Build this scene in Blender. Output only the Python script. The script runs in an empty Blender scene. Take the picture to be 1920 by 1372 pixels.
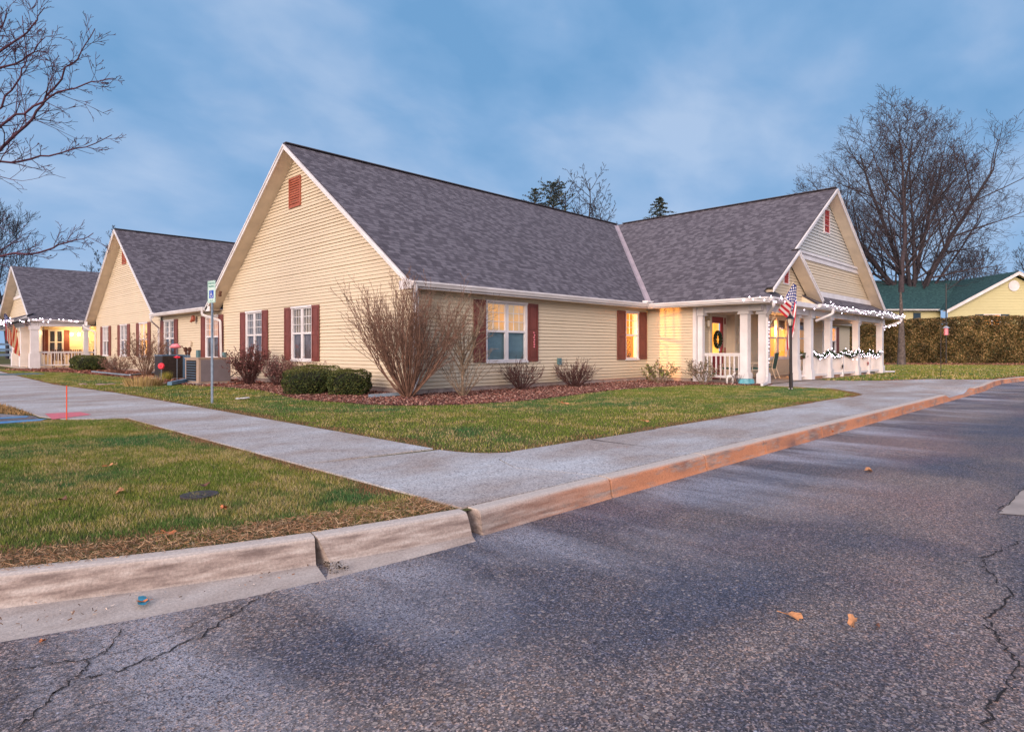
import bpy, math, random
import numpy as np
from mathutils import Vector, Matrix
R = math.radians
scene = bpy.context.scene
COL = scene.collection

# ------------------------------------------------------------------ camera geometry
ANG = R(44.512); F = 1174.83; CZ = 1.11
FW = np.array([math.cos(ANG), math.sin(ANG), 0.]); RT = np.array([math.sin(ANG), -math.cos(ANG), 0.])
def ray(x, y): return FW + RT*(x-960.)/F + np.array([0, 0, 1.])*(656.-y)/F
def G(x, y, z=0.):                       # ground point seen along a direction
    r = ray(x, y); return np.array([0, 0, CZ]) + r*(z-CZ)/r[2]
def D(x, y, d):                          # point at distance d
    return np.array([0, 0, CZ]) + ray(x, y)*d

# ------------------------------------------------------------------ tagging
def tag(o, label=None, cat=None, group=None, kind=None):
    if label: o['label'] = label
    if cat: o['category'] = cat
    if group: o['group'] = group
    if kind: o['kind'] = kind
    return o
def empty(name, loc=(0, 0, 0), label=None, cat=None, group=None, rz=0):
    o = bpy.data.objects.new(name, None); COL.objects.link(o); o.location = loc; o.rotation_euler[2] = rz
    o.empty_display_size = .3
    return tag(o, label, cat, group)
def copy_tree(o, parent=None):
    c = o.copy(); COL.objects.link(c)
    if parent is not None: c.parent = parent
    for ch in list(o.children): copy_tree(ch, c)
    return c

# ------------------------------------------------------------------ mesh builder
class MB:
    def __init__(s): s.v = []; s.f = []; s.uv = []; s.mi = []; s.m = 0
    def poly(s, pts, uv=None):
        n = len(s.v); s.v += [tuple(map(float, p)) for p in pts]; s.f.append(tuple(range(n, n+len(pts))))
        s.uv.append(uv if uv else [(0, 0)]*len(pts)); s.mi.append(s.m)
    def box(s, a, b):
        x0, y0, z0 = a; x1, y1, z1 = b
        c = [(x0,y0,z0),(x1,y0,z0),(x1,y1,z0),(x0,y1,z0),(x0,y0,z1),(x1,y0,z1),(x1,y1,z1),(x0,y1,z1)]
        s.hexa(c)
    def hexa(s, c):
        for q in ((0,3,2,1),(4,5,6,7),(0,1,5,4),(1,2,6,5),(2,3,7,6),(3,0,4,7)): s.poly([c[i] for i in q])
    def fbox(s, fr, u0, u1, z0, z1, n0, n1):     # box in a wall frame
        c = [fr(u0,z0,n0),fr(u1,z0,n0),fr(u1,z0,n1),fr(u0,z0,n1),fr(u0,z1,n0),fr(u1,z1,n0),fr(u1,z1,n1),fr(u0,z1,n1)]
        s.hexa(c)
    def bar(s, p, q, w, h, up=(0,0,1)):
        p = Vector(p); q = Vector(q); d = (q-p).normalized(); upv = Vector(up)
        sd = d.cross(upv)
        if sd.length < 1e-4: sd = d.cross(Vector((1,0,0)))
        sd.normalize(); u = sd.cross(d).normalized()
        c = []
        for e in (p, q):
            c += [e-sd*w/2-u*h/2, e+sd*w/2-u*h/2, e+sd*w/2+u*h/2, e-sd*w/2+u*h/2]
        s.hexa([c[0],c[1],c[5],c[4],c[3],c[2],c[6],c[7]])
    def tube(s, pts, rad, n=8, cap=True):
        pts = [Vector(p) for p in pts]
        if not hasattr(rad, '__len__'): rad = [rad]*len(pts)
        rings = []
        prev = None
        for i, p in enumerate(pts):
            d = (pts[min(i+1, len(pts)-1)] - pts[max(i-1, 0)]).normalized()
            if prev is None:
                a = d.orthogonal().normalized()
            else:
                a = (prev - d*prev.dot(d)).normalized()
            prev = a; b = d.cross(a)
            base = len(s.v)
            for k in range(n):
                t = 2*math.pi*k/n; s.v.append(tuple(p+(a*math.cos(t)+b*math.sin(t))*rad[i]))
            rings.append(base)
        for i in range(len(rings)-1):
            for k in range(n):
                k2 = (k+1) % n
                s.f.append((rings[i]+k, rings[i]+k2, rings[i+1]+k2, rings[i+1]+k)); s.uv.append([(0,0)]*4); s.mi.append(s.m)
        if cap:
            s.f.append(tuple(rings[0]+k for k in range(n))[::-1]); s.uv.append([(0,0)]*n); s.mi.append(s.m)
            s.f.append(tuple(rings[-1]+k for k in range(n))); s.uv.append([(0,0)]*n); s.mi.append(s.m)
    def ellipsoid(s, c, r, nu=12, nv=8):
        base = len(s.v)
        for j in range(nv+1):
            ph = math.pi*j/nv
            for i in range(nu):
                t = 2*math.pi*i/nu
                s.v.append((c[0]+r[0]*math.sin(ph)*math.cos(t), c[1]+r[1]*math.sin(ph)*math.sin(t), c[2]+r[2]*math.cos(ph)))
        for j in range(nv):
            for i in range(nu):
                i2 = (i+1) % nu
                s.f.append((base+j*nu+i, base+(j+1)*nu+i, base+(j+1)*nu+i2, base+j*nu+i2)); s.uv.append([(0,0)]*4); s.mi.append(s.m)
    def build(s, name, mats, parent=None, smooth=False, bevel=0):
        me = bpy.data.meshes.new(name); me.from_pydata(s.v, [], s.f)
        ul = me.uv_layers.new(name='UVMap')
        flat = [c for f in s.uv for p in f for c in p]
        if len(flat) == len(ul.data)*2: ul.data.foreach_set('uv', flat)
        if not isinstance(mats, (list, tuple)): mats = [mats]
        for m in mats: me.materials.append(m)
        me.polygons.foreach_set('material_index', s.mi)
        if smooth: me.polygons.foreach_set('use_smooth', [True]*len(s.f))
        me.update()
        o = bpy.data.objects.new(name, me); COL.objects.link(o)
        if parent is not None: o.parent = parent
        if bevel:
            b = o.modifiers.new('bevel', 'BEVEL'); b.width = bevel; b.segments = 2; b.limit_method = 'ANGLE'; b.angle_limit = R(40)
        return o
def build_each(mb, name, mat, parent=None, nf=6, nv=8):
    for i in range(len(mb.f)//nf):
        m = MB(); m.v = mb.v[i*24:(i+1)*24]; m.f = [tuple(v-i*24 for v in f) for f in mb.f[i*6:(i+1)*6]]; m.uv = mb.uv[i*6:(i+1)*6]; m.mi = [0]*6
        m.build(name, mat, parent)
def np_mesh(name, V, k, mat, parent=None, col=None, smooth=False):
    """V: (n*k,3) vertices, each consecutive k form a face"""
    n = len(V)//k
    me = bpy.data.meshes.new(name); me.vertices.add(len(V)); me.vertices.foreach_set('co', np.ascontiguousarray(V, dtype=np.float32).ravel())
    me.loops.add(n*k); me.loops.foreach_set('vertex_index', np.arange(n*k, dtype=np.int32))
    me.polygons.add(n); me.polygons.foreach_set('loop_start', np.arange(0, n*k, k, dtype=np.int32)); me.polygons.foreach_set('loop_total', np.full(n, k, dtype=np.int32))
    if col is not None:
        a = me.color_attributes.new('Col', 'FLOAT_COLOR', 'POINT')
        c = np.ones((len(V), 4), dtype=np.float32); c[:, :3] = col; a.data.foreach_set('color', c.ravel())
    me.materials.append(mat); me.update(calc_edges=True); me.validate()
    o = bpy.data.objects.new(name, me); COL.objects.link(o)
    if parent is not None: o.parent = parent
    return o

# ------------------------------------------------------------------ materials
def newmat(name):
    m = bpy.data.materials.new(name); m.use_nodes = True
    nt = m.node_tree; b = nt.nodes['Principled BSDF']; return m, nt, b
def N(nt, typ, **kw):
    n = nt.nodes.new(typ)
    for k, v in kw.items():
        if k.startswith('i_'): n.inputs[k[2:].replace('_', ' ')].default_value = v
        else: setattr(n, k, v)
    return n
def L(nt, a, b): nt.links.new(a, b)
def ramp(nt, fac, stops):
    r = N(nt, 'ShaderNodeValToRGB'); e = r.color_ramp.elements
    while len(e) < len(stops): e.new(.5)
    for i, (p, c) in enumerate(stops):
        e[i].position = p; e[i].color = (*c, 1) if len(c) == 3 else c
    L(nt, fac, r.inputs[0]); return r.outputs[0]
def noise(nt, vec, scale, detail=4, rough=.55, dist=0):
    n = N(nt, 'ShaderNodeTexNoise'); n.inputs['Scale'].default_value = scale; n.inputs['Detail'].default_value = detail
    n.inputs['Roughness'].default_value = rough; n.inputs['Distortion'].default_value = dist
    if vec is not None: L(nt, vec, n.inputs['Vector'])
    return n.outputs[0]
def mixc(nt, fac, a, b, typ='MIX'):
    m = N(nt, 'ShaderNodeMix', data_type='RGBA', blend_type=typ)
    for sock, v in ((m.inputs[0], fac), (m.inputs[6], a), (m.inputs[7], b)):
        if isinstance(v, (int, float)): sock.default_value = v
        elif isinstance(v, tuple): sock.default_value = (*v, 1)
        else: L(nt, v, sock)
    return m.outputs[2]
def pos(nt): return N(nt, 'ShaderNodeNewGeometry').outputs['Position']
def mapping(nt, vec, scale=(1,1,1), loc=(0,0,0), rot=(0,0,0)):
    m = N(nt, 'ShaderNodeMapping'); m.inputs['Scale'].default_value = scale; m.inputs['Location'].default_value = loc; m.inputs['Rotation'].default_value = rot
    L(nt, vec, m.inputs[0]); return m.outputs[0]
def bump(nt, b, h, strength=.3, dist=.01):
    n = N(nt, 'ShaderNodeBump'); n.inputs['Strength'].default_value = strength; n.inputs['Distance'].default_value = dist
    L(nt, h, n.inputs['Height']); L(nt, n.outputs[0], b.inputs['Normal'])
def simple(name, c, rough=.6, var=.12, scale=3., metal=0., bmp=0, c2=None, spec=.4):
    m, nt, b = newmat(name); p = pos(nt)
    f = noise(nt, p, scale, 5)
    c2 = c2 or tuple(x*(1-var*2) for x in c); c1 = tuple(min(1, x*(1+var)) for x in c)
    L(nt, ramp(nt, f, [(.3, c2), (.7, c1)]), b.inputs['Base Color'])
    b.inputs['Roughness'].default_value = rough; b.inputs['Metallic'].default_value = metal; b.inputs['Specular IOR Level'].default_value = spec
    if bmp: bump(nt, b, noise(nt, p, scale*20, 4), bmp, .005)
    return m
def emis(name, c, s, c2=None, scale=3, stretch=(1,1,1)):
    m, nt, b = newmat(name)
    b.inputs['Base Color'].default_value = (*[min(.8, x*.5) for x in c], 1); b.inputs['Roughness'].default_value = .9
    if c2:
        f = noise(nt, mapping(nt, pos(nt), stretch), scale, 3)
        L(nt, ramp(nt, f, [(.35, c2), (.62, c)]), b.inputs['Emission Color'])
    else: b.inputs['Emission Color'].default_value = (*c, 1)
    b.inputs['Emission Strength'].default_value = s
    return m
def colattr(name, rough=.7, trans=.0, bmp=0, spec=.25):
    m, nt, b = newmat(name)
    a = N(nt, 'ShaderNodeVertexColor', layer_name='Col'); L(nt, a.outputs[0], b.inputs['Base Color'])
    b.inputs['Roughness'].default_value = rough; b.inputs['Specular IOR Level'].default_value = spec
    return m

def siding_mat(name, c, dirt):
    m, nt, b = newmat(name); p = pos(nt)
    big = noise(nt, p, .6, 4); st = noise(nt, mapping(nt, p, (1.5, 1.5, 9)), 2, 5)
    base = mixc(nt, ramp(nt, big, [(.35, (0,0,0)), (.7, (1,1,1))]), tuple(x*.94 for x in c), c)
    base = mixc(nt, ramp(nt, st, [(.45, (0,0,0)), (.9, (.45,.45,.45))]), base, dirt)
    sx = N(nt, 'ShaderNodeSeparateXYZ'); L(nt, p, sx.inputs[0])
    low = N(nt, 'ShaderNodeMapRange'); low.inputs[1].default_value = .1; low.inputs[2].default_value = .5; low.inputs[3].default_value = .55; low.inputs[4].default_value = 0
    L(nt, sx.outputs[2], low.inputs[0])
    mm = N(nt, 'ShaderNodeMath', operation='MULTIPLY'); L(nt, low.outputs[0], mm.inputs[0]); L(nt, noise(nt, p, 6, 5), mm.inputs[1])
    base = mixc(nt, mm.outputs[0], base, (.30, .23, .16))
    L(nt, base, b.inputs['Base Color']); b.inputs['Roughness'].default_value = .55; b.inputs['Specular IOR Level'].default_value = .3
    return m
M = {}
M['siding'] = siding_mat('siding_cream', (.66, .57, .42), (.5, .42, .31))
M['siding2'] = siding_mat('siding_yellow', (.60, .56, .31), (.5, .44, .25))
M['white'] = simple('white_trim', (.72, .71, .72), .45, .06, 1.5, c2=(.6, .58, .58))
M['cream'] = simple('cream_soffit', (.66, .56, .43), .6, .08, 2)
M['scallop'] = None
M['shutter'] = simple('shutter_brick_red', (.175, .048, .036), .5, .12, 4)
M['vent'] = simple('vent_red', (.38, .11, .065), .5, .1, 4)
M['ventred'] = simple('vent_crimson', (.45, .05, .05), .5, .1, 4)
M['dark'] = simple('dark_gap', (.02, .018, .02), .9, .1, 4)
M['door'] = simple('door_crimson', (.30, .02, .03), .35, .1, 3)
M['blackmetal'] = simple('black_metal', (.02, .017, .018), .4, .2, 10, metal=.3)
M['brass'] = simple('aged_brass', (.45, .33, .16), .35, .15, 10, metal=.7)
M['galv'] = simple('galvanised_steel', (.28, .36, .44), .4, .15, 12, metal=.5)
M['acdark'] = simple('ac_dark_brown', (.035, .025, .022), .5, .2, 8)
M['acgray'] = simple('ac_grey_panel', (.20, .175, .185), .5, .08, 3)
M['acblue'] = simple('ac_blue_grey', (.08, .16, .26), .45, .1, 5)
M['actan'] = simple('ac_tan', (.42, .31, .23), .5, .08, 4)
M['pinkpl'] = simple('pink_plastic', (.75, .22, .26), .35, .1, 10)
M['redpl'] = simple('red_plastic', (.75, .03, .06), .35, .1, 10)
M['orange'] = simple('orange_stake', (.85, .10, .03), .4, .1, 10)
M['conduit'] = simple('teal_electrical', (.10, .20, .22), .5, .1, 10)
M['valley'] = simple('valley_metal', (.42, .34, .36), .4, .1, 2, metal=.2)
M['green'] = simple('chair_green_cushion', (.05, .12, .10), .8, .2, 8)
M['chairf'] = simple('chair_cream_frame', (.68, .56, .42), .4, .06, 8)
M['teal'] = simple('teal_tub', (.10, .35, .42), .4, .2, 5)
M['brown'] = simple('brown_pot', (.12, .05, .03), .7, .2, 9)
M['greenroof'] = None
M['blueshut'] = simple('shutter_slate_blue', (.02, .05, .08), .5, .1, 4)
M['silver'] = simple('silver_ornament', (.6, .6, .62), .3, .1, 10, metal=.6)
M['litter'] = simple('white_litter', (.7, .68, .66), .7, .1, 30)
M['bark'] = simple('bark_grey_brown', (.13, .105, .095), .9, .3, 6, bmp=.8)
M['barkdark'] = simple('bark_dark', (.06, .046, .052), .9, .25, 6)
M['barkmid'] = simple('bark_mid_grey', (.055, .045, .052), .9, .25, 6)
M['barkwine'] = simple('bark_wine', (.07, .025, .045), .8, .25, 6)
M['barkfar'] = simple('bark_far', (.045, .045, .06), .9, .25, 3)
M['stem'] = simple('stem_tan_brown', (.21, .12, .085), .85, .3, 9)
M['stempale'] = simple('stem_pale', (.26, .19, .13), .85, .3, 9)
M['stemdark'] = simple('stem_russet', (.11, .05, .045), .85, .3, 9)
M['leafc'] = colattr('leaf_coloured', .6)
M['grass'] = colattr('grass_blades', .75, spec=.12)
M['chips'] = colattr('mulch_chips', .85)
M['bulb'] = emis('bulb_white', (1., .82, 1.), 9)
M['wire'] = simple('light_wire', (.05, .08, .05), .6)
M['lampglass'] = simple('lantern_glass', (.55, .50, .42), .15, .1, 10)
M['hot'] = emis('porch_lamp_glow', (1, .72, .35), 40)

def glass(name, refl=.16, tint=(.9,.95,1.)):
    m = bpy.data.materials.new(name); m.use_nodes = True; nt = m.node_tree; nt.nodes.clear()
    o = N(nt, 'ShaderNodeOutputMaterial'); t = N(nt, 'ShaderNodeBsdfTransparent'); g = N(nt, 'ShaderNodeBsdfGlossy'); x = N(nt, 'ShaderNodeMixShader')
    t.inputs[0].default_value = (*tint, 1); g.inputs['Roughness'].default_value = .03; g.inputs[0].default_value = (1,1,1,1)
    lf = N(nt, 'ShaderNodeLayerWeight'); lf.inputs[0].default_value = .5
    lw = N(nt, 'ShaderNodeMath', operation='POWER'); L(nt, lf.outputs['Facing'], lw.inputs[0]); lw.inputs[1].default_value = 4.
    a = N(nt, 'ShaderNodeMath', operation='MULTIPLY_ADD'); a.inputs[1].default_value = .5; a.inputs[2].default_value = refl; L(nt, lw.outputs[0], a.inputs[0])
    L(nt, a.outputs[0], x.inputs[0]); L(nt, t.outputs[0], x.inputs[1]); L(nt, g.outputs[0], x.inputs[2]); L(nt, x.outputs[0], o.inputs[0])
    return m
M['glass'] = glass('window_glass', .06)
M['glassclear'] = glass('window_glass_clear', .04)
M['lit_yellow'] = emis('lit_curtain_yellow', (1., .46, .085), 1.4, (.85, .27, .03), 2.5, (1,1,.4))
M['lit_orange'] = emis('lit_curtain_orange', (1., .34, .045), 1.4, (.7, .16, .015), 1.6, (1,1,.3))
M['lit_dim'] = emis('lit_curtain_dim', (.85, .40, .18), .42, (.5, .25, .16), 3)
M['lit_blind'] = emis('lit_blind', (.95, .48, .14), .42, (.45, .40, .28), 1.4)
M['curt_grey'] = simple('curtain_grey', (.13, .10, .10), .9, .3, 3)
M['curt_dark'] = simple('room_dark', (.05, .06, .08), .9, .3, 3)
M['blind_teal'] = simple('blind_blue_green', (.15, .24, .25), .7, .1, 3)
M['curt_white'] = simple('curtain_cream', (.26, .19, .11), .9, .15, 5)
M['roomwall'] = emis('room_wall_lit', (1., .42, .05), .30, (.9, .33, .03), 1.2); M['roomwall'].node_tree.nodes['Principled BSDF'].inputs['Base Color'].default_value = (.16, .09, .04, 1)

def shingle(name, a, bcol, c, cr=.15, w=.17):
    m, nt, b = newmat(name)
    uv = N(nt, 'ShaderNodeUVMap', uv_map='UVMap').outputs[0]
    br = N(nt, 'ShaderNodeTexBrick'); br.offset = .37; br.inputs['Scale'].default_value = 1; br.inputs['Brick Width'].default_value = w; br.inputs['Row Height'].default_value = cr
    br.inputs['Mortar Size'].default_value = .006; br.inputs['Mortar Smooth'].default_value = .3; br.inputs['Bias'].default_value = 0
    br.inputs['Color1'].default_value = (0,0,0,1); br.inputs['Color2'].default_value = (1,1,1,1); br.inputs['Mortar'].default_value = (.5,.5,.5,1)
    L(nt, uv, br.inputs['Vector'])
    tab = noise(nt, mapping(nt, uv, (4.2, 5.5, 1)), 1.0, 3, .6)
    big = noise(nt, uv, .35, 3)
    mx = N(nt, 'ShaderNodeMath', operation='MULTIPLY_ADD'); L(nt, br.outputs[0], mx.inputs[0]); mx.inputs[1].default_value = .55
    L(nt, tab, mx.inputs[2])
    colr = ramp(nt, mx.outputs[0], [(.34, a), (.72, bcol), (1.05, c)])
    colr = mixc(nt, ramp(nt, big, [(.3, (0,0,0)), (.75, (.25,.25,.25))]), colr, tuple(x*1.25 for x in bcol))
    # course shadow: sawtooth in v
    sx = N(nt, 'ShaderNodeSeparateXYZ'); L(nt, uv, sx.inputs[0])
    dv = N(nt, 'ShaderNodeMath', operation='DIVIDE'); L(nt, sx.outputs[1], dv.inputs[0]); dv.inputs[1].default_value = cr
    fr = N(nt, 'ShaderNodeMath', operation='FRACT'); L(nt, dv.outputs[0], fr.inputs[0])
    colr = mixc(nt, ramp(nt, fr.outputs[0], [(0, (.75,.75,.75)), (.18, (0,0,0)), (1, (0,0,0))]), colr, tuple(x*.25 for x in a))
    gr = noise(nt, uv, 60, 3, .8)
    colr = mixc(nt, .35, colr, ramp(nt, gr, [(.3, (.3,.3,.3)), (.7, (.75,.75,.75))]), 'OVERLAY')
    L(nt, colr, b.inputs['Base Color']); b.inputs['Roughness'].default_value = .85; b.inputs['Specular IOR Level'].default_value = .25
    h = N(nt, 'ShaderNodeMath', operation='MULTIPLY_ADD'); L(nt, fr.outputs[0], h.inputs[0]); h.inputs[1].default_value = -1.; L(nt, mx.outputs[0], h.inputs[2])
    bump(nt, b, h.outputs[0], .7, .012)
    return m
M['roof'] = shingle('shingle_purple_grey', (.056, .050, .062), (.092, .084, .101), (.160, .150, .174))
M['greenroof'] = shingle('shingle_green', (.014, .043, .046), (.024, .070, .074), (.045, .11, .11))
def scallop_mat():
    m, nt, b = newmat('scallop_shingle_white')
    p = pos(nt); sx = N(nt, 'ShaderNodeSeparateXYZ'); L(nt, p, sx.inputs[0])
    w = N(nt, 'ShaderNodeMath', operation='MULTIPLY'); L(nt, sx.outputs[0], w.inputs[0]); w.inputs[1].default_value = math.pi/.16
    s = N(nt, 'ShaderNodeMath', operation='SINE'); L(nt, w.outputs[0], s.inputs[0])
    a = N(nt, 'ShaderNodeMath', operation='ABSOLUTE'); L(nt, s.outputs[0], a.inputs[0])
    L(nt, ramp(nt, a.outputs[0], [(.0, (.36,.36,.35)), (.35, (.58,.59,.56)), (1, (.64,.65,.62))]), b.inputs['Base Color'])
    b.inputs['Roughness'].default_value = .5
    return m
M['scallop'] = scallop_mat()

def concrete_mat():
    m, nt, b = newmat('sidewalk_concrete'); p = pos(nt)
    vs = N(nt, 'ShaderNodeTexVoronoi'); vs.inputs['Scale'].default_value = 90; L(nt, p, vs.inputs['Vector']); sc_ = N(nt, 'ShaderNodeSeparateColor'); L(nt, vs.outputs['Color'], sc_.inputs[0]); sp = sc_.outputs[0]; med = noise(nt, p, 9, 5); big = noise(nt, mapping(nt, p, (.5, .9, 1), (3.3, 1.6, 0)), 1.0, 4, .6, .2)
    base = ramp(nt, med, [(.3, (.27, .23, .215)), (.7, (.36, .315, .29))]); base = mixc(nt, .8, base, ramp(nt, sp, [(0, (.62,.60,.60)), (.5, (1.05,1.03,1.0)), (1, (1.5,1.45,1.4))]), 'MULTIPLY')
    salt = ramp(nt, big, [(.40, (0,0,0)), (.66, (.9,.9,.9))])
    base = mixc(nt, salt, base, ramp(nt, sp, [(0, (.26,.27,.29)), (.35, (.44,.47,.50)), (1, (.66,.68,.70))]))
    base = mixc(nt, ramp(nt, sp, [(.03, (.8,.8,.8)), (.07, (0,0,0))]), base, (.12, .10, .10))
    base = mixc(nt, ramp(nt, noise(nt, p, 160, 2, .8), [(.62, (0,0,0)), (.7, (.7,.7,.7))]), base, (.70,.68,.68))
    L(nt, base, b.inputs['Base Color']); b.inputs['Roughness'].default_value = .8
    bump(nt, b, sp, .25, .004); return m
M['walk'] = concrete_mat()
M['porchfloor'] = simple('porch_concrete', (.36, .31, .28), .8, .12, 4, bmp=.2)
def asphalt_mat():
    m, nt, b = newmat('asphalt'); p = pos(nt)
    vo = N(nt, 'ShaderNodeTexVoronoi'); vo.inputs['Scale'].default_value = 145; L(nt, p, vo.inputs['Vector'])
    vo2 = N(nt, 'ShaderNodeTexVoronoi'); vo2.inputs['Scale'].default_value = 70; L(nt, mapping(nt, p, (1,1,1), (.3,.7,0)), vo2.inputs['Vector'])
    sep = N(nt, 'ShaderNodeSeparateColor'); L(nt, vo.outputs['Color'], sep.inputs[0])
    sep2 = N(nt, 'ShaderNodeSeparateColor'); L(nt, vo2.outputs['Color'], sep2.inputs[0])
    big = noise(nt, mapping(nt, p, (.55, .8, 1), (5.2, 2.1, 0)), .8, 4, .55, .4); big2 = noise(nt, mapping(nt, p, (.35, .6, 1), (1.2, 8.1, 0)), .8, 2)
    tint = ramp(nt, big, [(.34, (.080, .090, .122)), (.48, (.122, .114, .124)), (.62, (.200, .172, .160))])
    tint = mixc(nt, ramp(nt, big2, [(.5, (0,0,0)), (.75, (.55,.55,.55))]), tint, (.24, .14, .14))
    st = ramp(nt, sep.outputs[0], [(0, (.26,.26,.29)), (.4, (.66,.66,.68)), (.75, (1.15,1.12,1.1)), (1, (2.7,2.5,2.35))])
    c = mixc(nt, 1., tint, st, 'MULTIPLY')
    hue = ramp(nt, sep2.outputs[1], [(0, (.74,.80,1.0)), (.4, (.93,.94,.98)), (.75, (1.12,1.03,.98)), (1, (1.4,1.08,.90))])
    c = mixc(nt, .75, c, hue, 'MULTIPLY')
    c = mixc(nt, ramp(nt, sep2.outputs[0], [(.965, (0,0,0)), (.985, (.7,.7,.7))]), c, (.40,.34,.31))
    # salt drift near the kerb
    sx = N(nt, 'ShaderNodeSeparateXYZ'); L(nt, p, sx.inputs[0])
    kd = N(nt, 'ShaderNodeMapRange'); kd.inputs[1].default_value = 1.4; kd.inputs[2].default_value = 3.1; kd.inputs[3].default_value = 0; kd.inputs[4].default_value = 1
    L(nt, sx.outputs[1], kd.inputs[0])
    xd = N(nt, 'ShaderNodeMapRange'); xd.inputs[1].default_value = 3.0; xd.inputs[2].default_value = 9; xd.inputs[3].default_value = .6; xd.inputs[4].default_value = 1
    L(nt, sx.outputs[0], xd.inputs[0])
    sn = noise(nt, mapping(nt, p, (1.3, .38, 1), (.8, .4, 0)), 1.1, 4, .6)
    m1 = N(nt, 'ShaderNodeMath', operation='MULTIPLY'); L(nt, kd.outputs[0], m1.inputs[0]); L(nt, xd.outputs[0], m1.inputs[1])
    m2 = N(nt, 'ShaderNodeMath', operation='MULTIPLY'); L(nt, m1.outputs[0], m2.inputs[0]); L(nt, ramp(nt, sn, [(.46, (0,0,0)), (.66, (1,1,1))]), m2.inputs[1])
    m3 = N(nt, 'ShaderNodeMath', operation='MULTIPLY'); L(nt, m2.outputs[0], m3.inputs[0]); L(nt, ramp(nt, sep.outputs[2], [(.25, (0,0,0)), (.6, (1,1,1))]), m3.inputs[1])
    c = mixc(nt, m3.outputs[0], c, (.50,.52,.60))
    c = mixc(nt, ramp(nt, noise(nt, p, 30, 2, .6), [(.72, (0,0,0)), (.75, (.7,.7,.7))]), c, (.50,.52,.60))
    L(nt, c, b.inputs['Base Color']); b.inputs['Roughness'].default_value = .75; b.inputs['Specular IOR Level'].default_value = .35
    h = mixc(nt, .5, vo.outputs['Distance'], noise(nt, p, 40, 3))
    bump(nt, b, h, .55, .008); return m
M['asphalt'] = asphalt_mat()
def curb_mat():
    m, nt, b = newmat('kerb_concrete'); p = pos(nt)
    sx = N(nt, 'ShaderNodeSeparateXYZ'); L(nt, p, sx.inputs[0])
    t = N(nt, 'ShaderNodeMapRange'); t.inputs[1].default_value = 2.9; t.inputs[2].default_value = 5.0; L(nt, sx.outputs[0], t.inputs[0])
    gr = noise(nt, p, 70, 3, .8); md = noise(nt, mapping(nt, p, (1, 3, 9)), 3, 5)
    a = ramp(nt, md, [(.32, (.16, .12, .105)), (.5, (.29, .235, .205)), (.68, (.42, .37, .335))]); o = ramp(nt, noise(nt, mapping(nt, p, (.8,1,1)), 1.6, 5, .6), [(.3, (.20, .11, .09)), (.45, (.44, .19, .10)), (.6, (.52, .22, .11)), (.75, (.50, .30, .20))])
    tn = N(nt, 'ShaderNodeMath', operation='MULTIPLY'); L(nt, t.outputs[0], tn.inputs[0]); L(nt, ramp(nt, noise(nt, mapping(nt, p, (1,2,5)), 2.2, 6, .7), [(.36, (.15,.15,.15)), (.5, (1,1,1))]), tn.inputs[1])
    c = mixc(nt, tn.outputs[0], a, o)
    zt = N(nt, 'ShaderNodeMapRange'); zt.inputs[1].default_value = -.045; zt.inputs[2].default_value = -.022; L(nt, sx.outputs[2], zt.inputs[0])
    c = mixc(nt, zt.outputs[0], c, (.52,.46,.41))
    pt = N(nt, 'ShaderNodeMapRange'); pt.inputs[1].default_value = -.150; pt.inputs[2].default_value = -.172; L(nt, sx.outputs[2], pt.inputs[0])
    lx = N(nt, 'ShaderNodeMapRange'); lx.inputs[1].default_value = 2.95; lx.inputs[2].default_value = 2.5; L(nt, sx.outputs[0], lx.inputs[0])
    mm = N(nt, 'ShaderNodeMath', operation='MULTIPLY'); L(nt, pt.outputs[0], mm.inputs[0]); L(nt, lx.outputs[0], mm.inputs[1])
    c = mixc(nt, mm.outputs[0], c, ramp(nt, md, [(.3, (.34,.29,.26)), (.7, (.44,.40,.37))]))
    c = mixc(nt, .5, c, ramp(nt, gr, [(.3, (.25,.25,.25)), (.7, (.75,.75,.75))]), 'OVERLAY')
    L(nt, c, b.inputs['Base Color']); b.inputs['Roughness'].default_value = .85; bump(nt, b, gr, .4, .005); return m
M['kerb'] = curb_mat()
def ground_mat():
    m, nt, b = newmat('ground_turf'); p = pos(nt)
    f = noise(nt, p, 1.3, 6, .7); g = noise(nt, p, 30, 4, .8)
    c = ramp(nt, f, [(.3, (.055, .075, .022)), (.5, (.10, .10, .035)), (.68, (.17, .12, .055))])
    c = mixc(nt, .6, c, ramp(nt, g, [(.3, (.2,.2,.2)), (.7, (.7,.7,.7))]), 'OVERLAY')
    L(nt, c, b.inputs['Base Color']); b.inputs['Roughness'].default_value = .95; b.inputs['Specular IOR Level'].default_value = .1
    bump(nt, b, g, .8, .02); return m
M['ground'] = ground_mat()
M['mulch'] = simple('mulch_bed', (.13, .045, .038), .95, .4, 25, bmp=1)
M['soil'] = simple('soil', (.10, .065, .045), .95, .3, 20, bmp=1)
M['bluepaint'] = simple('blue_paint', (.03, .16, .42), .7, .2, 9, c2=(.12, .30, .45))
M['redpaint'] = simple('red_paint', (.60, .12, .16), .8, .2, 30, c2=(.45, .16, .18))
M['crack'] = simple('crack_dark', (.018, .015, .017), .95, .2, 20)
M['fnd'] = simple('foundation', (.34, .27, .24), .85, .15, 6, bmp=.3)
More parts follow.
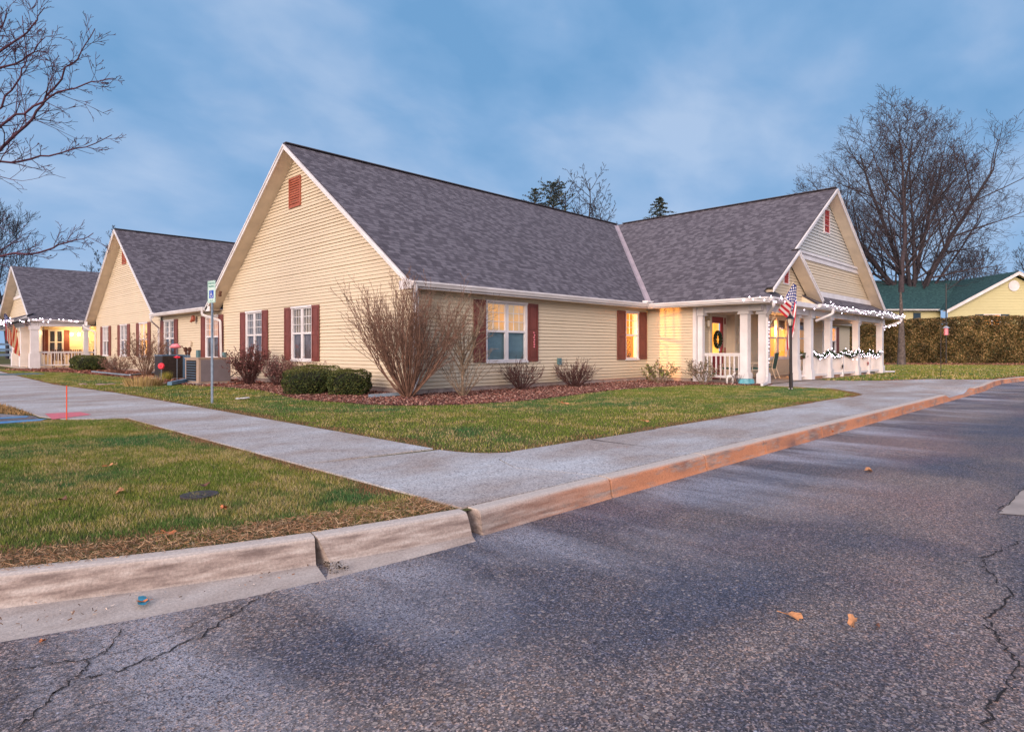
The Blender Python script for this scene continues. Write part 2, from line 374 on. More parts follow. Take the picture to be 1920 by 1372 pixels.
def flag_mat():
    m, nt, b = newmat('flag_cloth')
    uv = N(nt, 'ShaderNodeUVMap', uv_map='UVMap').outputs[0]
    s = N(nt, 'ShaderNodeSeparateXYZ'); L(nt, uv, s.inputs[0]); U, V = s.outputs[0], s.outputs[1]
    def mt(op, a, bb=None):
        n = N(nt, 'ShaderNodeMath', operation=op)
        for i, v in enumerate((a, bb)):
            if v is None: continue
            if isinstance(v, (int, float)): n.inputs[i].default_value = v
            else: L(nt, v, n.inputs[i])
        return n.outputs[0]
    k = mt('FLOOR', mt('MULTIPLY', V, 13.)); red = mt('LESS_THAN', mt('MODULO', k, 2.), .5)
    stripe = mixc(nt, red, (.78,.76,.76), (.55, .02, .04))
    # stars: two interleaved grids
    cu = mt('DIVIDE', U, .4); cv = mt('DIVIDE', mt('SUBTRACT', V, 6/13.), 7/13.)
    def grid(nu, nv, ou, ov):
        a = mt('SUBTRACT', mt('FRACT', mt('ADD', mt('MULTIPLY', cu, nu), ou)), .5); bb = mt('SUBTRACT', mt('FRACT', mt('ADD', mt('MULTIPLY', cv, nv), ov)), .5)
        a = mt('MULTIPLY', a, .4*1.9/nu); bb = mt('MULTIPLY', bb, (7/13.)/nv)
        d = mt('SQRT', mt('ADD', mt('MULTIPLY', a, a), mt('MULTIPLY', bb, bb))); return mt('LESS_THAN', d, .028)
    st = mt('MAXIMUM', grid(6., 5., 0., 0.), mt('MULTIPLY', grid(6., 5., .5, .5), mt('MULTIPLY', mt('MULTIPLY', mt('GREATER_THAN', cu, .09), mt('LESS_THAN', cu, .91)), mt('MULTIPLY', mt('GREATER_THAN', cv, .1), mt('LESS_THAN', cv, .9)))))
    cant = mixc(nt, st, (.015, .035, .22), (.8,.8,.8))
    isc = mt('MULTIPLY', mt('LESS_THAN', U, .4), mt('GREATER_THAN', V, 6/13.))
    L(nt, mixc(nt, isc, stripe, cant), b.inputs['Base Color']); b.inputs['Roughness'].default_value = .7
    return m
M['flag'] = flag_mat()

# ------------------------------------------------------------------ numpy noise
def vnoise(x, y, s, seed=0):
    rs = np.random.RandomState(seed); T = rs.rand(128, 128)
    x = x*s; y = y*s; xi = np.floor(x).astype(int); yi = np.floor(y).astype(int); fx = x-xi; fy = y-yi
    fx = fx*fx*(3-2*fx); fy = fy*fy*(3-2*fy)
    g = lambda a, b: T[a % 128, b % 128]
    return (g(xi,yi)*(1-fx)+g(xi+1,yi)*fx)*(1-fy)+(g(xi,yi+1)*(1-fx)+g(xi+1,yi+1)*fx)*fy
def inpoly(P, poly):
    x, y = P[:,0], P[:,1]; ins = np.zeros(len(P), bool); n = len(poly)
    for i in range(n):
        x0, y0 = poly[i]; x1, y1 = poly[(i+1) % n]
        c = ((y0 > y) != (y1 > y))
        with np.errstate(divide='ignore', invalid='ignore'):
            ins ^= c & (x < (x1-x0)*(y-y0)/(y1-y0+1e-12)+x0)
    return ins
def edgedist(P, lines):
    d = np.full(len(P), 1e9)
    for (x0, y0), (x1, y1) in lines:
        vx, vy = x1-x0, y1-y0; t = np.clip(((P[:,0]-x0)*vx+(P[:,1]-y0)*vy)/(vx*vx+vy*vy+1e-12), 0, 1)
        d = np.minimum(d, np.hypot(P[:,0]-x0-t*vx, P[:,1]-y0-t*vy))
    return d

# ------------------------------------------------------------------ ground, road, walks
def sheet(name, poly, z, mat, kind='structure', jitter=0):
    mb = MB(); import mathutils
    tri = mathutils.geometry.tessellate_polygon([[Vector((x, y, 0)) for x, y in poly]])
    base = [(x, y, z) for x, y in poly]
    mb.v = base; mb.f = [tuple(t) for t in tri]; mb.uv = [[(0,0)]*3 for _ in tri]; mb.mi = [0]*len(tri)
    o = mb.build(name, mat); 
    me = o.data
    if me.polygons and me.polygons[0].normal.z < 0: me.flip_normals()
    return tag(o, kind=kind)
# kerb stations: back, top-front, face-bottom, pan edge
KB = []
kl = [(-3.2,7.6, .30),(-2.0,6.1,.34),(-1.0,5.15,.42),(-.3,4.60,.50),(.45,4.17,.50),(1.11,3.88,.40),(1.50,3.74,.33),(1.90,3.62,.25),(2.41,3.50,.15),(2.93,3.40,.05)]
for i, (x, y, pw) in enumerate(kl):
    x2, y2 = kl[min(i+1, len(kl)-1)][:2]; x1, y1 = kl[max(i-1, 0)][:2]
    d = np.array([x2-x1, y2-y1]); d /= np.hypot(*d); n = np.array([d[1], -d[0]])
    b = np.array([x, y])
    KB.append((b, b+n*.09, b+n*.118, b+n*.137, b+n*(.137+.055), b+n*(.195+pw*.75)))
xs = [2.99, 4.56, 6.3, 7.85, 9.9, 12.0, 14.2, 16.4, 18.9, 19.6, 22.2, 23.2, 24.8, 26.3, 28.5, 30.5, 33.7, 38, 46]
ys = {26.3:3.45, 28.5:3.6, 30.5:3.62, 33.7:3.3, 38:2.2, 46:-1}
def ky(x): return float(np.interp(x, [3, 24.8, 26.3, 28.5, 30.5, 33.7, 38, 46], [3.4, 3.4, 3.5, 3.6, 3.62, 3.3, 2.2, -1]))
def station(x):
    y = ky(x); b = np.array([x, y]); return (b, b+(0,-.095), b+(0,-.122), b+(0,-.138), b+(0,-.152), b+(0,-.165))
zk = [-.021, -.021, -.029, -.055, -.165, -.195]
def drop(x): return float(np.interp(x, [18.9, 19.6, 22.2, 23.2], [0, .13, .13, 0])) if 18.9 < x < 23.2 else 0.
def kerb_section(a, b, za=0, zb=0, gap=.007, ga=None, gb=None):
    mb = MB()
    a = [np.array(p) for p in a]; b = [np.array(p) for p in b]
    d = b[0]-a[0]; d = d/np.hypot(*d); ga = ga or [gap]*6; gb = gb or [gap]*6
    A = [(p[0]+d[0]*g_, p[1]+d[1]*g_, z-(za if z > -.1 else 0)) for p, z, g_ in zip(a, zk, ga)]; B = [(p[0]-d[0]*g_, p[1]-d[1]*g_, z-(zb if z > -.1 else 0)) for p, z, g_ in zip(b, zk, gb)]
    for i in range(5): mb.poly([A[i], B[i], B[i+1], A[i+1]][::-1])
    for S in (A, B):
        mb.poly(S+[(S[5][0], S[5][1], -.3), (S[0][0], S[0][1], -.3)])
    return mb
allk = MB()
left = KB
def addk(sec):
    n = len(allk.v); allk.v += sec.v; allk.f += [tuple(i+n for i in f) for f in sec.f]; allk.uv += sec.uv; allk.mi += sec.mi
for i in range(len(left)-1):
    addk(kerb_section(left[i], left[i+1], gap=0., ga=[.004,.006,.012,.025,.07,.0] if i == 7 else None, gb=[.004,.004,.005,.008,.014,.0] if i == 6 else ([.01,.012,.014,.014,.014,.01] if i == 8 else None)))
for i in range(len(xs)-1):
    za, zb = drop(xs[i]), drop(xs[i+1])
    addk(kerb_section(station(xs[i]), station(xs[i+1]), za, zb, gap=.014 if xs[i] < 16 else .004))
tag(allk.build('kerb', M['kerb']), kind='structure')
kback = [tuple(k[0]) for k in left]+[(x, ky(x)) for x in xs]
sheet('road', [(-300,-300),(600,-300),(600,3.0),(60,3.0)]+[(x, y+.02) for x, y in kback[::-1] if x <= 46]+[(-8,16),(-12,40),(-60,60),(-300,60)], -.195, M['asphalt'])
gp = [(x, y-.05) for x, y in kback if x <= 18.9]+[(18.9,4.78),(23.2,4.78)]+[(x, y-.05) for x, y in kback if x >= 23.2]+[(46,-1),(60,-20),(600,-200),(600,800),(-500,800),(-60,60),(-12,40),(-8,16),(-5,11)]
sheet('ground', gp, -.032, M['ground'])
# joint soil under slab gaps comes from the ground sheet; dark soil strip
mulch_edge = [(20.05,8.15),(19.2,9.2),(18.6,9.95),(16.5,10.3),(14.5,10.3),(13.0,10.05),(11.8,9.8),(10.6,9.62),(9.6,9.6),(8.6,9.8),(7.9,10.15),(7.35,10.7),(7.15,11.2),(7.0,12.2),(6.8,13.2),(6.9,14.2),(7.3,15.8),(7.6,17.4),(7.55,19),(7.2,20.6),(6.9,22.4),(6.7,24.6),(6.9,26.6),(7.2,30),(7.0,34),(6.9,37),(6.1,39.6),(5.6,41.5),(5.3,44),(5.2,46.3)]
sheet('mulch_bed_soil', mulch_edge+[(9.6,46.3),(9.6,12.8),(20.2,12.8),(20.3,8.15)], -.024, M['mulch'])
# sidewalk slabs
walk = MB()
def slab(pts, z=-.018):
    walk.poly([(x, y, z) for x, y in pts])
    n = len(pts)
    for i in range(n):
        a, b = pts[i], pts[(i+1) % n]; walk.poly([(a[0],a[1],z),(a[0],a[1],z-.1),(b[0],b[1],z-.1),(b[0],b[1],z)])
g = .007
js = [4.56, 6.3, 7.85, 9.9, 12.0, 14.2, 16.4]
slab([(2.95,3.41),(4.56-g,3.41),(4.30,4.20),(4.50,4.62),(4.93-g,4.86),(4.72,4.98),(4.60,5.12),(4.52,5.32),(4.48,5.55),(3.70,5.66),(2.95,5.80)])
slab([(4.56+g,3.41),(6.3-g,3.41),(6.36-g,4.87),(4.95,4.88),(4.53,4.63),(4.315,4.20)])
e = [4.86,4.84,4.82,4.78,4.74,4.68]
for i in range(1, len(js)-1):
    slab([(js[i]+g,3.41),(js[i+1]-g,3.41),(js[i+1]-g,4.8),(js[i]+g,4.83)])
slab([(16.4+g,3.41),(18.9,3.41),(18.6,5.3),(17.6,4.78),(16.4+g,4.7)])
RY_ = 4.75
for q_ in ([(18.93,3.41,-.018),(19.6,3.41,-.148),(19.6,RY_,-.018),(18.62,RY_,-.018)],[(19.6,3.41,-.148),(22.2,3.41,-.148),(22.2,RY_,-.018),(19.6,RY_,-.018)],[(22.2,3.41,-.148),(23.2,3.41,-.018),(23.2,RY_,-.018),(22.2,RY_,-.018)]): walk.poly(q_)
slab([(18.64,4.75),(19.6,4.75),(23.2,4.75),(23.2,3.41),(24.8,3.41),(26.3,3.5),(28.5,3.6),(30.2,3.64),(29.3,4.1),(28.9,4.9),(28.6,5.5),(27.4,5.95),(25.9,6.4),(25.2,7.1),(24.9,8.06),(24.9,8.42),(20.15,8.42),(19.85,8.1),(19.95,7.2),(19.75,6.19),(18.65,5.33)])
yj = [5.80+g*2, 7.9, 10.0, 11.85]
for i in range(3):
    a = 0 if i else -.13
    slab([(2.95,yj[i]+g),(4.49,yj[i]+a+g),(4.5,yj[i+1]-g),(2.95,yj[i+1]-g)])
slab([(2.95,11.86),(4.5,11.86),(4.48,15.0),(1.96,15.0),(1.97,13.2),(2.15,12.45),(2.6,12.0)])
slab([(1.96,15.02),(4.48,15.02),(4.45,19.0),(1.7,19.0)])
slab([(1.7,19.02),(4.45,19.02),(4.1,25),(4.3,33),(4.7,44),(4.9,60),(0,60),(-.5,25)])
tag(walk.build('sidewalk', M['walk']), kind='structure')
sheet('parking_lot', [(-6,12.0),(1.9,12.35),(1.93,13.4),(1.2,15.2),(.2,17),(-6,17)], -.026, M['asphalt'])
sheet('blue_parking_line', [(-1,12.30),(1.85,12.42),(2.0,12.75),(-1,12.60)], -.022, M['bluepaint'])
sheet('blue_kerb_paint', [(-1,13.1),(1.80,13.25),(1.86,13.5),(-1,13.4)], -.022, M['bluepaint'])
sheet('red_paint_patch', [tuple(G(*p,-.014)[:2]) for p in [(84,775),(150,772),(172,777),(98,786)]], -.014, M['redpaint'])
sheet('porch_floor', [(20.25,8.43),(35.0,8.43),(35.0,10.9),(20.25,10.9)], .0, M['porchfloor'])
sheet('gutter_pan_right', [tuple(G(*p,-.19)[:2]) for p in [(1872,962),(1935,900),(2050,905),(2050,975)]], -.190, M['porchfloor'])

# cracks in the asphalt: ribbons lying on it
def ribbon(mb, pts, w, z, seed, sub=10):
    rs = np.random.RandomState(seed); P = []
    for a, b in zip(pts[:-1], pts[1:]):
        for t in np.linspace(0, 1, sub, endpoint=False): P.append(np.array(a)*(1-t)+np.array(b)*t)
    P.append(np.array(pts[-1])); P = np.array(P); P[1:-1] += rs.randn(len(P)-2, 2)*w*.8
    w = w*.62; W = w*(.25+rs.rand(len(P))*1.1); W[0] = W[-1] = w*.2
    d = np.gradient(P, axis=0); n = np.stack([-d[:,1], d[:,0]], 1); n /= np.linalg.norm(n, axis=1)[:,None]+1e-9
    for i in range(len(P)-1):
        a, b = P[i]-n[i]*W[i]/2, P[i]+n[i]*W[i]/2; c, e = P[i+1]+n[i+1]*W[i+1]/2, P[i+1]-n[i+1]*W[i+1]/2
        mb.poly([(*a,z),(*b,z),(*c,z),(*e,z)])
px = lambda L_: [tuple(G(x, y, -.19)[:2]) for x, y in L_]
cr = MB()
ribbon(cr, px([(-60,1262),(0,1258),(90,1243),(170,1235),(205,1215),(230,1175)]), .011, -.191, 1)
ribbon(cr, px([(10,1390),(70,1330),(130,1280),(160,1252),(172,1234)]), .013, -.191, 2)
ribbon(cr, px([(150,1272),(230,1252),(300,1225),(380,1188),(440,1150),(485,1118)]), .014, -.191, 3)
ribbon(cr, px([(205,1226),(300,1200),(380,1160),(470,1125)]), .006, -.191, 4)
ribbon(cr, px([(1925,1010),(1880,1028),(1845,1046),(1850,1065),(1900,1115),(1860,1150),(1855,1175),(1880,1205),(1912,1245),(1880,1290),(1850,1330),(1858,1390)]), .014, -.191, 5)
ribbon(cr, px([(1912,1245),(1960,1262)]), .01, -.191, 6)
ribbon(cr, px([(1480,825),(1590,837),(1700,852),(1810,873),(1880,891)]), .016, -.191, 7, 14)
ribbon(cr, px([(1872,962),(1895,940),(1935,900)]), .014, -.187, 8)
ribbon(cr, px([(1800,962),(1850,975),(1920,962)]), .006, -.191, 9)
ribbon(cr, px([(60,1372),(150,1330),(260,1300),(340,1290)]), .006, -.191, 10)
ribbon(cr, px([(485,1118),(560,1085),(640,1066)]), .006, -.191, 11)
ribbon(cr, px([(1845,1046),(1790,1058),(1740,1050)]), .005, -.191, 12)
ribbon(cr, px([(-20,1330),(40,1300),(130,1280)]), .006, -.191, 13)
ribbon(cr, px([(1060,1230),(1100,1222),(1150,1226)]), .004, -.191, 14)
tag(cr.build('asphalt_crack', M['crack']), kind='structure')
# dirt filled break in the kerb
kc = MB()
def kp(x, y, z): return tuple(G(x, y, z)[:2])
for (a, b, w, sd) in [((605,1011),(622,1030),.016,1),((622,1030),(632,1050),.03,2)]: pass
tag_pts = [(598,1006),(608,1016),(618,1030),(620,1043),(614,1056),(630,1060),(652,1050),(638,1036),(626,1022),(612,1008)]
# paint spots and stain patch
def blob(poly, z, n=None):
    mb = MB(); mb.poly([(x, y, z) for x, y in poly]); return mb

# ------------------------------------------------------------------ grass
def blades(name, poly, dens, h, w, seed, colorfn, zbase=-.03, lean=.6, mask=None):
    rs = np.random.RandomState(seed); poly_a = np.array(poly); mn, mx = poly_a.min(0), poly_a.max(0)
    n = int(dens*(mx[0]-mn[0])*(mx[1]-mn[1])); P = rs.rand(n, 2)*(mx-mn)+mn
    keep = inpoly(P, poly) & (P[:,0] > .095*P[:,1]-.15) 
    if mask is not None: keep &= mask(P, rs)
    P = P[keep]; n = len(P)
    col, hs = colorfn(P, rs)
    H = h*(.5+rs.rand(n)*.8)*hs; a = rs.rand(n)*2*np.pi; Wd = w*(.6+.8*rs.rand(n))
    ld = rs.rand(n)*2*np.pi; lm = lean*H*(.3+rs.rand(n))
    b = np.stack([np.cos(a), np.sin(a)], 1)*Wd[:,None]/2
    tip = np.stack([np.cos(ld)*lm, np.sin(ld)*lm], 1)
    V = np.zeros((n, 3, 3)); V[:,0,:2] = P-b; V[:,1,:2] = P+b; V[:,2,:2] = P+tip; V[:,:2,2] = zbase-.004; V[:,2,2] = zbase+H
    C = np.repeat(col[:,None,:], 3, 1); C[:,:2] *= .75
    o = np_mesh(name, V.reshape(-1,3), 3, M['grass'], None, C.reshape(-1,3)); return o
def lawncol(edges, brownw, seed, dark=.5, yel=.5):
    def f(P, rs):
        n = len(P); d = edgedist(P, edges); x, y = P[:,0], P[:,1]
        n1 = vnoise(x, y, .9, seed); n2 = vnoise(x, y, 2.3, seed+1); n3 = vnoise(x+9, y, 8., seed+2)
        g1 = np.array([.145, .215, .036]); g2 = np.array([.062, .165, .055]); ye = np.array([.33, .28, .06]); st = np.array([.50, .40, .22]); br = np.array([.30, .17, .095])
        t = np.clip((n1-.35)*2.2, 0, 1)[:,None]; c = g1*(1-t)+g2*t
        ty = np.clip((n2*.6+n3*.4-.5+yel*.25)*2.6, 0, 1)[:,None]*np.clip(rs.rand(n,1)*1.5, 0, 1); c = c*(1-ty)+ye*ty
        ts = (rs.rand(n) < .09+.6*np.clip(n3+n2-1.0, 0, 1))[:,None]; c = np.where(ts, st, c)
        b = np.clip(1-(d+(n2-.5)*brownw*1.2)/brownw, 0, 1)[:,None]; rb = (rs.rand(n,1) < b*1.25); c = np.where(rb, br*(.6+.7*rs.rand(n,1)), c)
        c = c*(.7+.6*rs.rand(n,1)); hs = np.where(rb[:,0], .55, 1.)*(.75+.5*n3)
        return c, hs
    return f
lawnA = [(-1.5,5.72),(-.3,4.66),(.45,4.22),(1.11,3.92),(1.9,3.66),(2.41,3.53),(2.93,3.44),(2.93,11.8),(2.55,11.95),(2.1,12.35),(1.4,12.25),(-1,12.15),(-3,9)]
eA = list(zip(lawnA[:7], lawnA[1:8]))
eAk = eA[:6]; 
lawnB = [(4.5,5.55),(4.54,5.3),(4.62,5.1),(4.74,4.97),(4.95,4.90),(6.3,4.88),(10.5,4.82),(14.4,4.76),(16.4,4.71),(17.6,4.8),(18.5,5.3),(19.67,6.19),(19.85,7.2),(19.75,8.1)]+mulch_edge[1:]+[(4.75,46.3),(4.7,44),(4.3,33),(4.1,25),(4.45,19),(4.48,15)]
eB = list(zip(lawnB[:13], lawnB[1:14]))+list(zip(lawnB[-6:], lawnB[-5:]+[lawnB[0]]))
cfA = lawncol(eAk, .42, 11, yel=.42); cfA2 = lawncol([(lawnA[6], lawnA[7])], .25, 11, yel=.42)
def cA(P, rs):
    c, h = cfA(P, rs); c2, h2 = cfA2(P, rs); m = (2.93-P[:,0] < .3) & (edgedist(P, eAk) > .45); m |= (2.93-P[:,0] < .9-(P[:,1]-3.4)*.6)
    return np.where(m[:,None], c2, c), np.where(m, h2, h)
def thin(P, rs):
    d = edgedist(P, eAk); return rs.rand(len(P)) < np.clip(.35+d*1.6, 0, 1)
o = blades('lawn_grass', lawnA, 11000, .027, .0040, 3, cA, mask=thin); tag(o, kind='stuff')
nearB = [p for p in lawnB if p[1] < 14.5]
cB = lawncol(eB, .35, 31, yel=.30)
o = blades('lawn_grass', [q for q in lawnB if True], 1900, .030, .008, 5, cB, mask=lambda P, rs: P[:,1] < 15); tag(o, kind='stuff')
cC = lawncol(eB, .3, 41, yel=.75)
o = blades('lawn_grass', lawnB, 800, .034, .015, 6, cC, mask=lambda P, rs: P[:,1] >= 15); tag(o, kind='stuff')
lawnC = [(25.0,8.35),(25.1,7.2),(25.9,6.5),(27.4,6.05),(28.7,5.6),(29.1,4.95),(29.5,4.15),(30.4,3.75),(33.7,3.45),(38,2.4),(46,-.8),(64,-12),(78,2),(62,18),(52,12.5),(36,12.3),(35.2,8.5)]
cD = lawncol(list(zip(lawnC[:11], lawnC[1:12])), .3, 51, yel=.75)
o = blades('lawn_grass', lawnC, 150, .055, .05, 7, cD); tag(o, kind='stuff')
strip = [(-4,13.6),(1.9,13.6),(1.95,14.6),(1.75,19),(.8,24),(-4,24)]
def dry(P, rs):
    n = len(P); return np.array([.38,.24,.11])*(.6+.7*rs.rand(n,1)), np.ones(n)
o = blades('dry_grass', [(1.93,13.5),(1.94,15),(1.7,19),(-2,19),(-2,17),(.1,17),(1.15,15.3)], 700, .06, .014, 8, dry); tag(o, kind='stuff')

# mulch chips
def chips(name, poly, dens, size, seed, cols, z0=-.02, mask=None, asp=.35):
    rs = np.random.RandomState(seed); pa = np.array(poly); mn, mx = pa.min(0), pa.max(0); n = int(dens*(mx[0]-mn[0])*(mx[1]-mn[1]))
    P = rs.rand(n, 2)*(mx-mn)+mn; P = P[inpoly(P, poly)]
    if mask is not None: P = P[mask(P)]
    n = len(P)
    c = np.concatenate([P, z0+rs.rand(n,1)*.035], 1); a = rs.randn(n,3); a[:,2] *= .45; a /= np.linalg.norm(a, axis=1)[:,None]
    b = np.cross(a, rs.randn(n,3)); b /= np.linalg.norm(b, axis=1)[:,None]
    s = size*(.5+rs.rand(n,1)); V = np.stack([c-a*s-b*s*asp, c+a*s-b*s*asp, c+a*s*.9+b*s*asp, c-a*s*.9+b*s*asp], 1)
    C = np.array(cols)[rs.randint(0, len(cols), n)]*(.55+.9*rs.rand(n,1)); C = np.repeat(C[:,None,:], 4, 1)
    return np_mesh(name, V.reshape(-1,3), 4, M['chips'], None, C.reshape(-1,3))
mp = mulch_edge+[(9.5,46.3),(9.5,12.75),(20.1,12.75),(20.3,8.2)]
o = chips('mulch_chips', mp, 1000, .021, 1, [(.20,.08,.062),(.13,.05,.042),(.29,.14,.11),(.09,.04,.035),(.42,.27,.22)], mask=lambda P: P[:,1] < 20); tag(o, kind='stuff')
o = chips('mulch_chips', mp, 110, .05, 2, [(.26,.10,.08),(.2,.07,.05),(.36,.2,.14),(.12,.05,.04)], mask=lambda P: P[:,1] >= 20); tag(o, kind='stuff')
o = chips('roadside_litter', [(.2,4.2),(1.1,3.85),(1.9,3.6),(2.9,3.4),(2.9,3.85),(2.0,3.98),(1.1,4.2),(.3,4.55)], 7000, .016, 3, [(.34,.20,.11),(.26,.14,.08),(.45,.32,.2)], z0=-.03, asp=.07); tag(o, kind='stuff')
o = chips('gutter_debris', px([(-40,1150),(300,1122),(600,1062),(660,1048),(640,1066),(400,1120),(0,1200)]), 260, .008, 4, [(.3,.16,.09),(.16,.1,.07),(.5,.42,.36)], z0=-.178); tag(o, kind='stuff')
o = chips('kerb_break_debris', [tuple(G(*p,-.15)[:2]) for p in [(600,1040),(618,1036),(660,1062),(618,1066)]], 9000, .006, 5, [(.05,.035,.03),(.10,.07,.05),(.3,.25,.2),(.02,.015,.012)], z0=-.185); tag(o, kind='stuff')

# ------------------------------------------------------------------ walls
def frame(O, U, Nn):
    O, U, Nn = np.array(O, float), np.array(U, float), np.array(Nn, float)
    return lambda u, z, n=0.: tuple(O+U*u+Nn*n+np.array([0,0,z]))
def siding(name, fr, zlo, zhi, lf, rf, openings, parent, mat=None, ch=.1016, lip=.017, thick=.12, smoothcap=True):
    """clapboard wall: one lapped course after another, cut round the openings"""
    mb = MB(); zs = set([zlo, zhi])
    k0 = math.floor(zlo/ch); k1 = math.ceil(zhi/ch)
    for k in range(k0, k1+1):
        for z in (k*ch, (k+1)*ch-.013):
            if zlo < z < zhi: zs.add(round(z, 5))
    for o_ in openings:
        for z in o_[2:]:
            if zlo < z < zhi: zs.add(round(z, 5))
    zs = sorted(zs)
    def prot(z, side):
        zz = z + (1e-4 if side > 0 else -1e-4); k = math.floor(zz/ch); t = (zz-k*ch)/ch
        if t > 1-.0131/ch: return -.012
        return lip*(1-t)
    for za, zb in zip(zs[:-1], zs[1:]):
        if zb-za < 1e-4: continue
        zm = (za+zb)/2; L0, L1, R0, R1 = lf(za), lf(zb), rf(za), rf(zb)
        cuts = sorted([(o_[0], o_[1]) for o_ in openings if o_[2] < zm < o_[3]])
        segs = []; cur = (L0, L1)
        for c0, c1 in cuts:
            if c0 > max(cur): segs.append((cur, (c0, c0)))
            cur = (c1, c1)
        segs.append((cur, (R0, R1)))
        pa, pb = prot(za, 1), prot(zb, -1)
        for (a0, a1), (b0, b1) in segs:
            if b0-a0 < 1e-4 and b1-a1 < 1e-4: continue
            mb.poly([fr(a0, za, pa), fr(b0, za, pa), fr(b1, zb, pb), fr(a1, zb, pb)])
            k = za/ch
            if abs(k-round(k)) < 1e-3: mb.poly([fr(a0, za, -.012), fr(b0, za, -.012), fr(b0, za, pa), fr(a0, za, pa)])
            if abs((za+.013)/ch-round((za+.013)/ch)) < 1e-3: mb.poly([fr(a0, za, pa), fr(b0, za, pa), fr(b0, za, .0005), fr(a0, za, .0005)])
    return mb.build(name, mat or M['siding'], parent)
def win(par, fr, u0, u1, z0, z1, twin=True, back='curt_grey', upper=None, glassm='glass', shut=.45, shutmat='shutter', grid=True, cols=3, rows=3, backdepth=.09, trim=.06):
    """window mesh = frame + sashes + muntins; children: pane, curtain"""
    w = MB(); n0, n1 = -.10, .045
    w.fbox(fr, u0-trim, u1+trim, z1, z1+trim, -.02, .05); w.fbox(fr, u0-trim, u1+trim, z0-trim, z0, -.02, .06)
    w.fbox(fr, u0-trim, u0, z0, z1, -.02, .026); w.fbox(fr, u1, u1+trim, z0, z1, -.02, .026)
    for a, b in ((u0, u0+.002), (u1-.002, u1)): w.fbox(fr, a, b, z0, z1, -.16, -.021)
    w.fbox(fr, u0+.003, u1-.003, z0, z0+.012, -.16, -.021); w.fbox(fr, u0+.003, u1-.003, z1-.012, z1, -.16, -.021)
    units = [(u0+.004, u1-.004)]
    if twin:
        um = (u0+u1)/2; w.fbox(fr, um-.036, um+.036, z0+.013, z1-.013, -.05, .008); units = [(u0+.004, um-.038), (um+.038, u1-.004)]
    panes = MB(); zm = z0+(z1-z0)*.51; s = .030
    for a, b in units:
        w.fbox(fr, a, b, zm-.03, zm+.03, -.05, .015)
        w.fbox(fr, a, a+s, z0+.013, zm-.031, -.05, .005); w.fbox(fr, b-s, b, z0+.013, zm-.031, -.05, .005); w.fbox(fr, a+s+.001, b-s-.001, z0+.014, z0+s+.01, -.05, .004)
        w.fbox(fr, a, a+s, zm+.031, z1-.013, -.05, .012); w.fbox(fr, b-s, b, zm+.031, z1-.013, -.05, .012); w.fbox(fr, a+s+.001, b-s-.001, z1-s-.01, z1-.014, -.05, .011)
        if grid:
            for i in range(1, cols):
                u = a+s+(b-a-2*s)*i/cols; w.fbox(fr, u-.009, u+.009, zm+.032, z1-s-.011, -.025, -.012)
            for j in range(1, rows):
                z = zm+.03+(z1-s-zm-.03)*j/rows; w.fbox(fr, a+s+.001, b-s-.001, z-.009, z+.009, -.0255, -.010)
        panes.poly([fr(a+s, z0+s, -.026), fr(b-s, z0+s, -.026), fr(b-s, zm-.031, -.026), fr(a+s, zm-.031, -.026)]); panes.poly([fr(a+s, zm+.031, -.0265), fr(b-s, zm+.031, -.0265), fr(b-s, z1-s, -.0265), fr(a+s, z1-s, -.0265)])
    wo = w.build('window', M['white'], par)
    panes.build('pane', M[glassm], wo)
    if back:
        def cloth(a, b, c0, c1, mname, nm, amp=.012, dn=backdepth):
            cb = MB(); K = 28
            for i in range(K):
                t0, t1 = i/K, (i+1)/K
                f0 = -dn+amp*math.sin(t0*44); f1 = -dn+amp*math.sin(t1*44)
                cb.poly([fr(a+(b-a)*t0, c0, f0), fr(a+(b-a)*t1, c0, f1), fr(a+(b-a)*t1, c1, f1), fr(a+(b-a)*t0, c1, f0)])
            cb.build(nm, M[mname], wo)
        def slats(a, b, c0, c1, mname):
            cb = MB(); z = c0
            while z < c1: cb.poly([fr(a, z, -backdepth+.012), fr(b, z, -backdepth+.012), fr(b, z+.032, -backdepth-.006), fr(a, z+.032, -backdepth-.006)]); z += .036
            cb.poly([fr(a, c0, -backdepth-.012), fr(b, c0, -backdepth-.012), fr(b, c1, -backdepth-.012), fr(a, c1, -backdepth-.012)])
            cb.build('blind', M[mname], wo)
        if back.startswith('blind'): slats(u0+.01, u1-.01, z0, zm-.002, back)
        else: cloth(u0+.01, u1-.01, z0, (zm-.002) if upper else z1, back, 'curtain')
        if upper:
            if upper == 'lit_blind': slats(u0+.01, u1-.01, zm+.002, z1, upper)
            else: cloth(u0+.01, u1-.01, zm+.002, z1, upper, 'curtain')
    if shut:
        for sgn in (0, 1):
            a = u0-trim-.004-shut if sgn == 0 else u1+trim+.004
            b = a+shut; sh = MB(); c0, c1 = z0-.03, z1+.045; st = .06
            sh.fbox(fr, a, a+st, c0, c1, .023, .05); sh.fbox(fr, b-st, b, c0, c1, .023, .05)
            for q0, q1 in ((c0, c0+.09), ((c0+c1)/2-.05, (c0+c1)/2+.05), (c1-.08, c1)): sh.fbox(fr, a+st+.0005, b-st-.0005, q0, q1, .024, .049)
            for q0, q1 in ((c0+.091, (c0+c1)/2-.051), ((c0+c1)/2+.051, c1-.081)):
                sh.fbox(fr, a+st+.001, b-st-.001, q0, q1, .023, .034)
                sh.fbox(fr, a+st+.03, b-st-.03, q0+.03, q1-.03, .035, .045)
            sh.build('shutter', M[shutmat], par, bevel=0)
    return wo
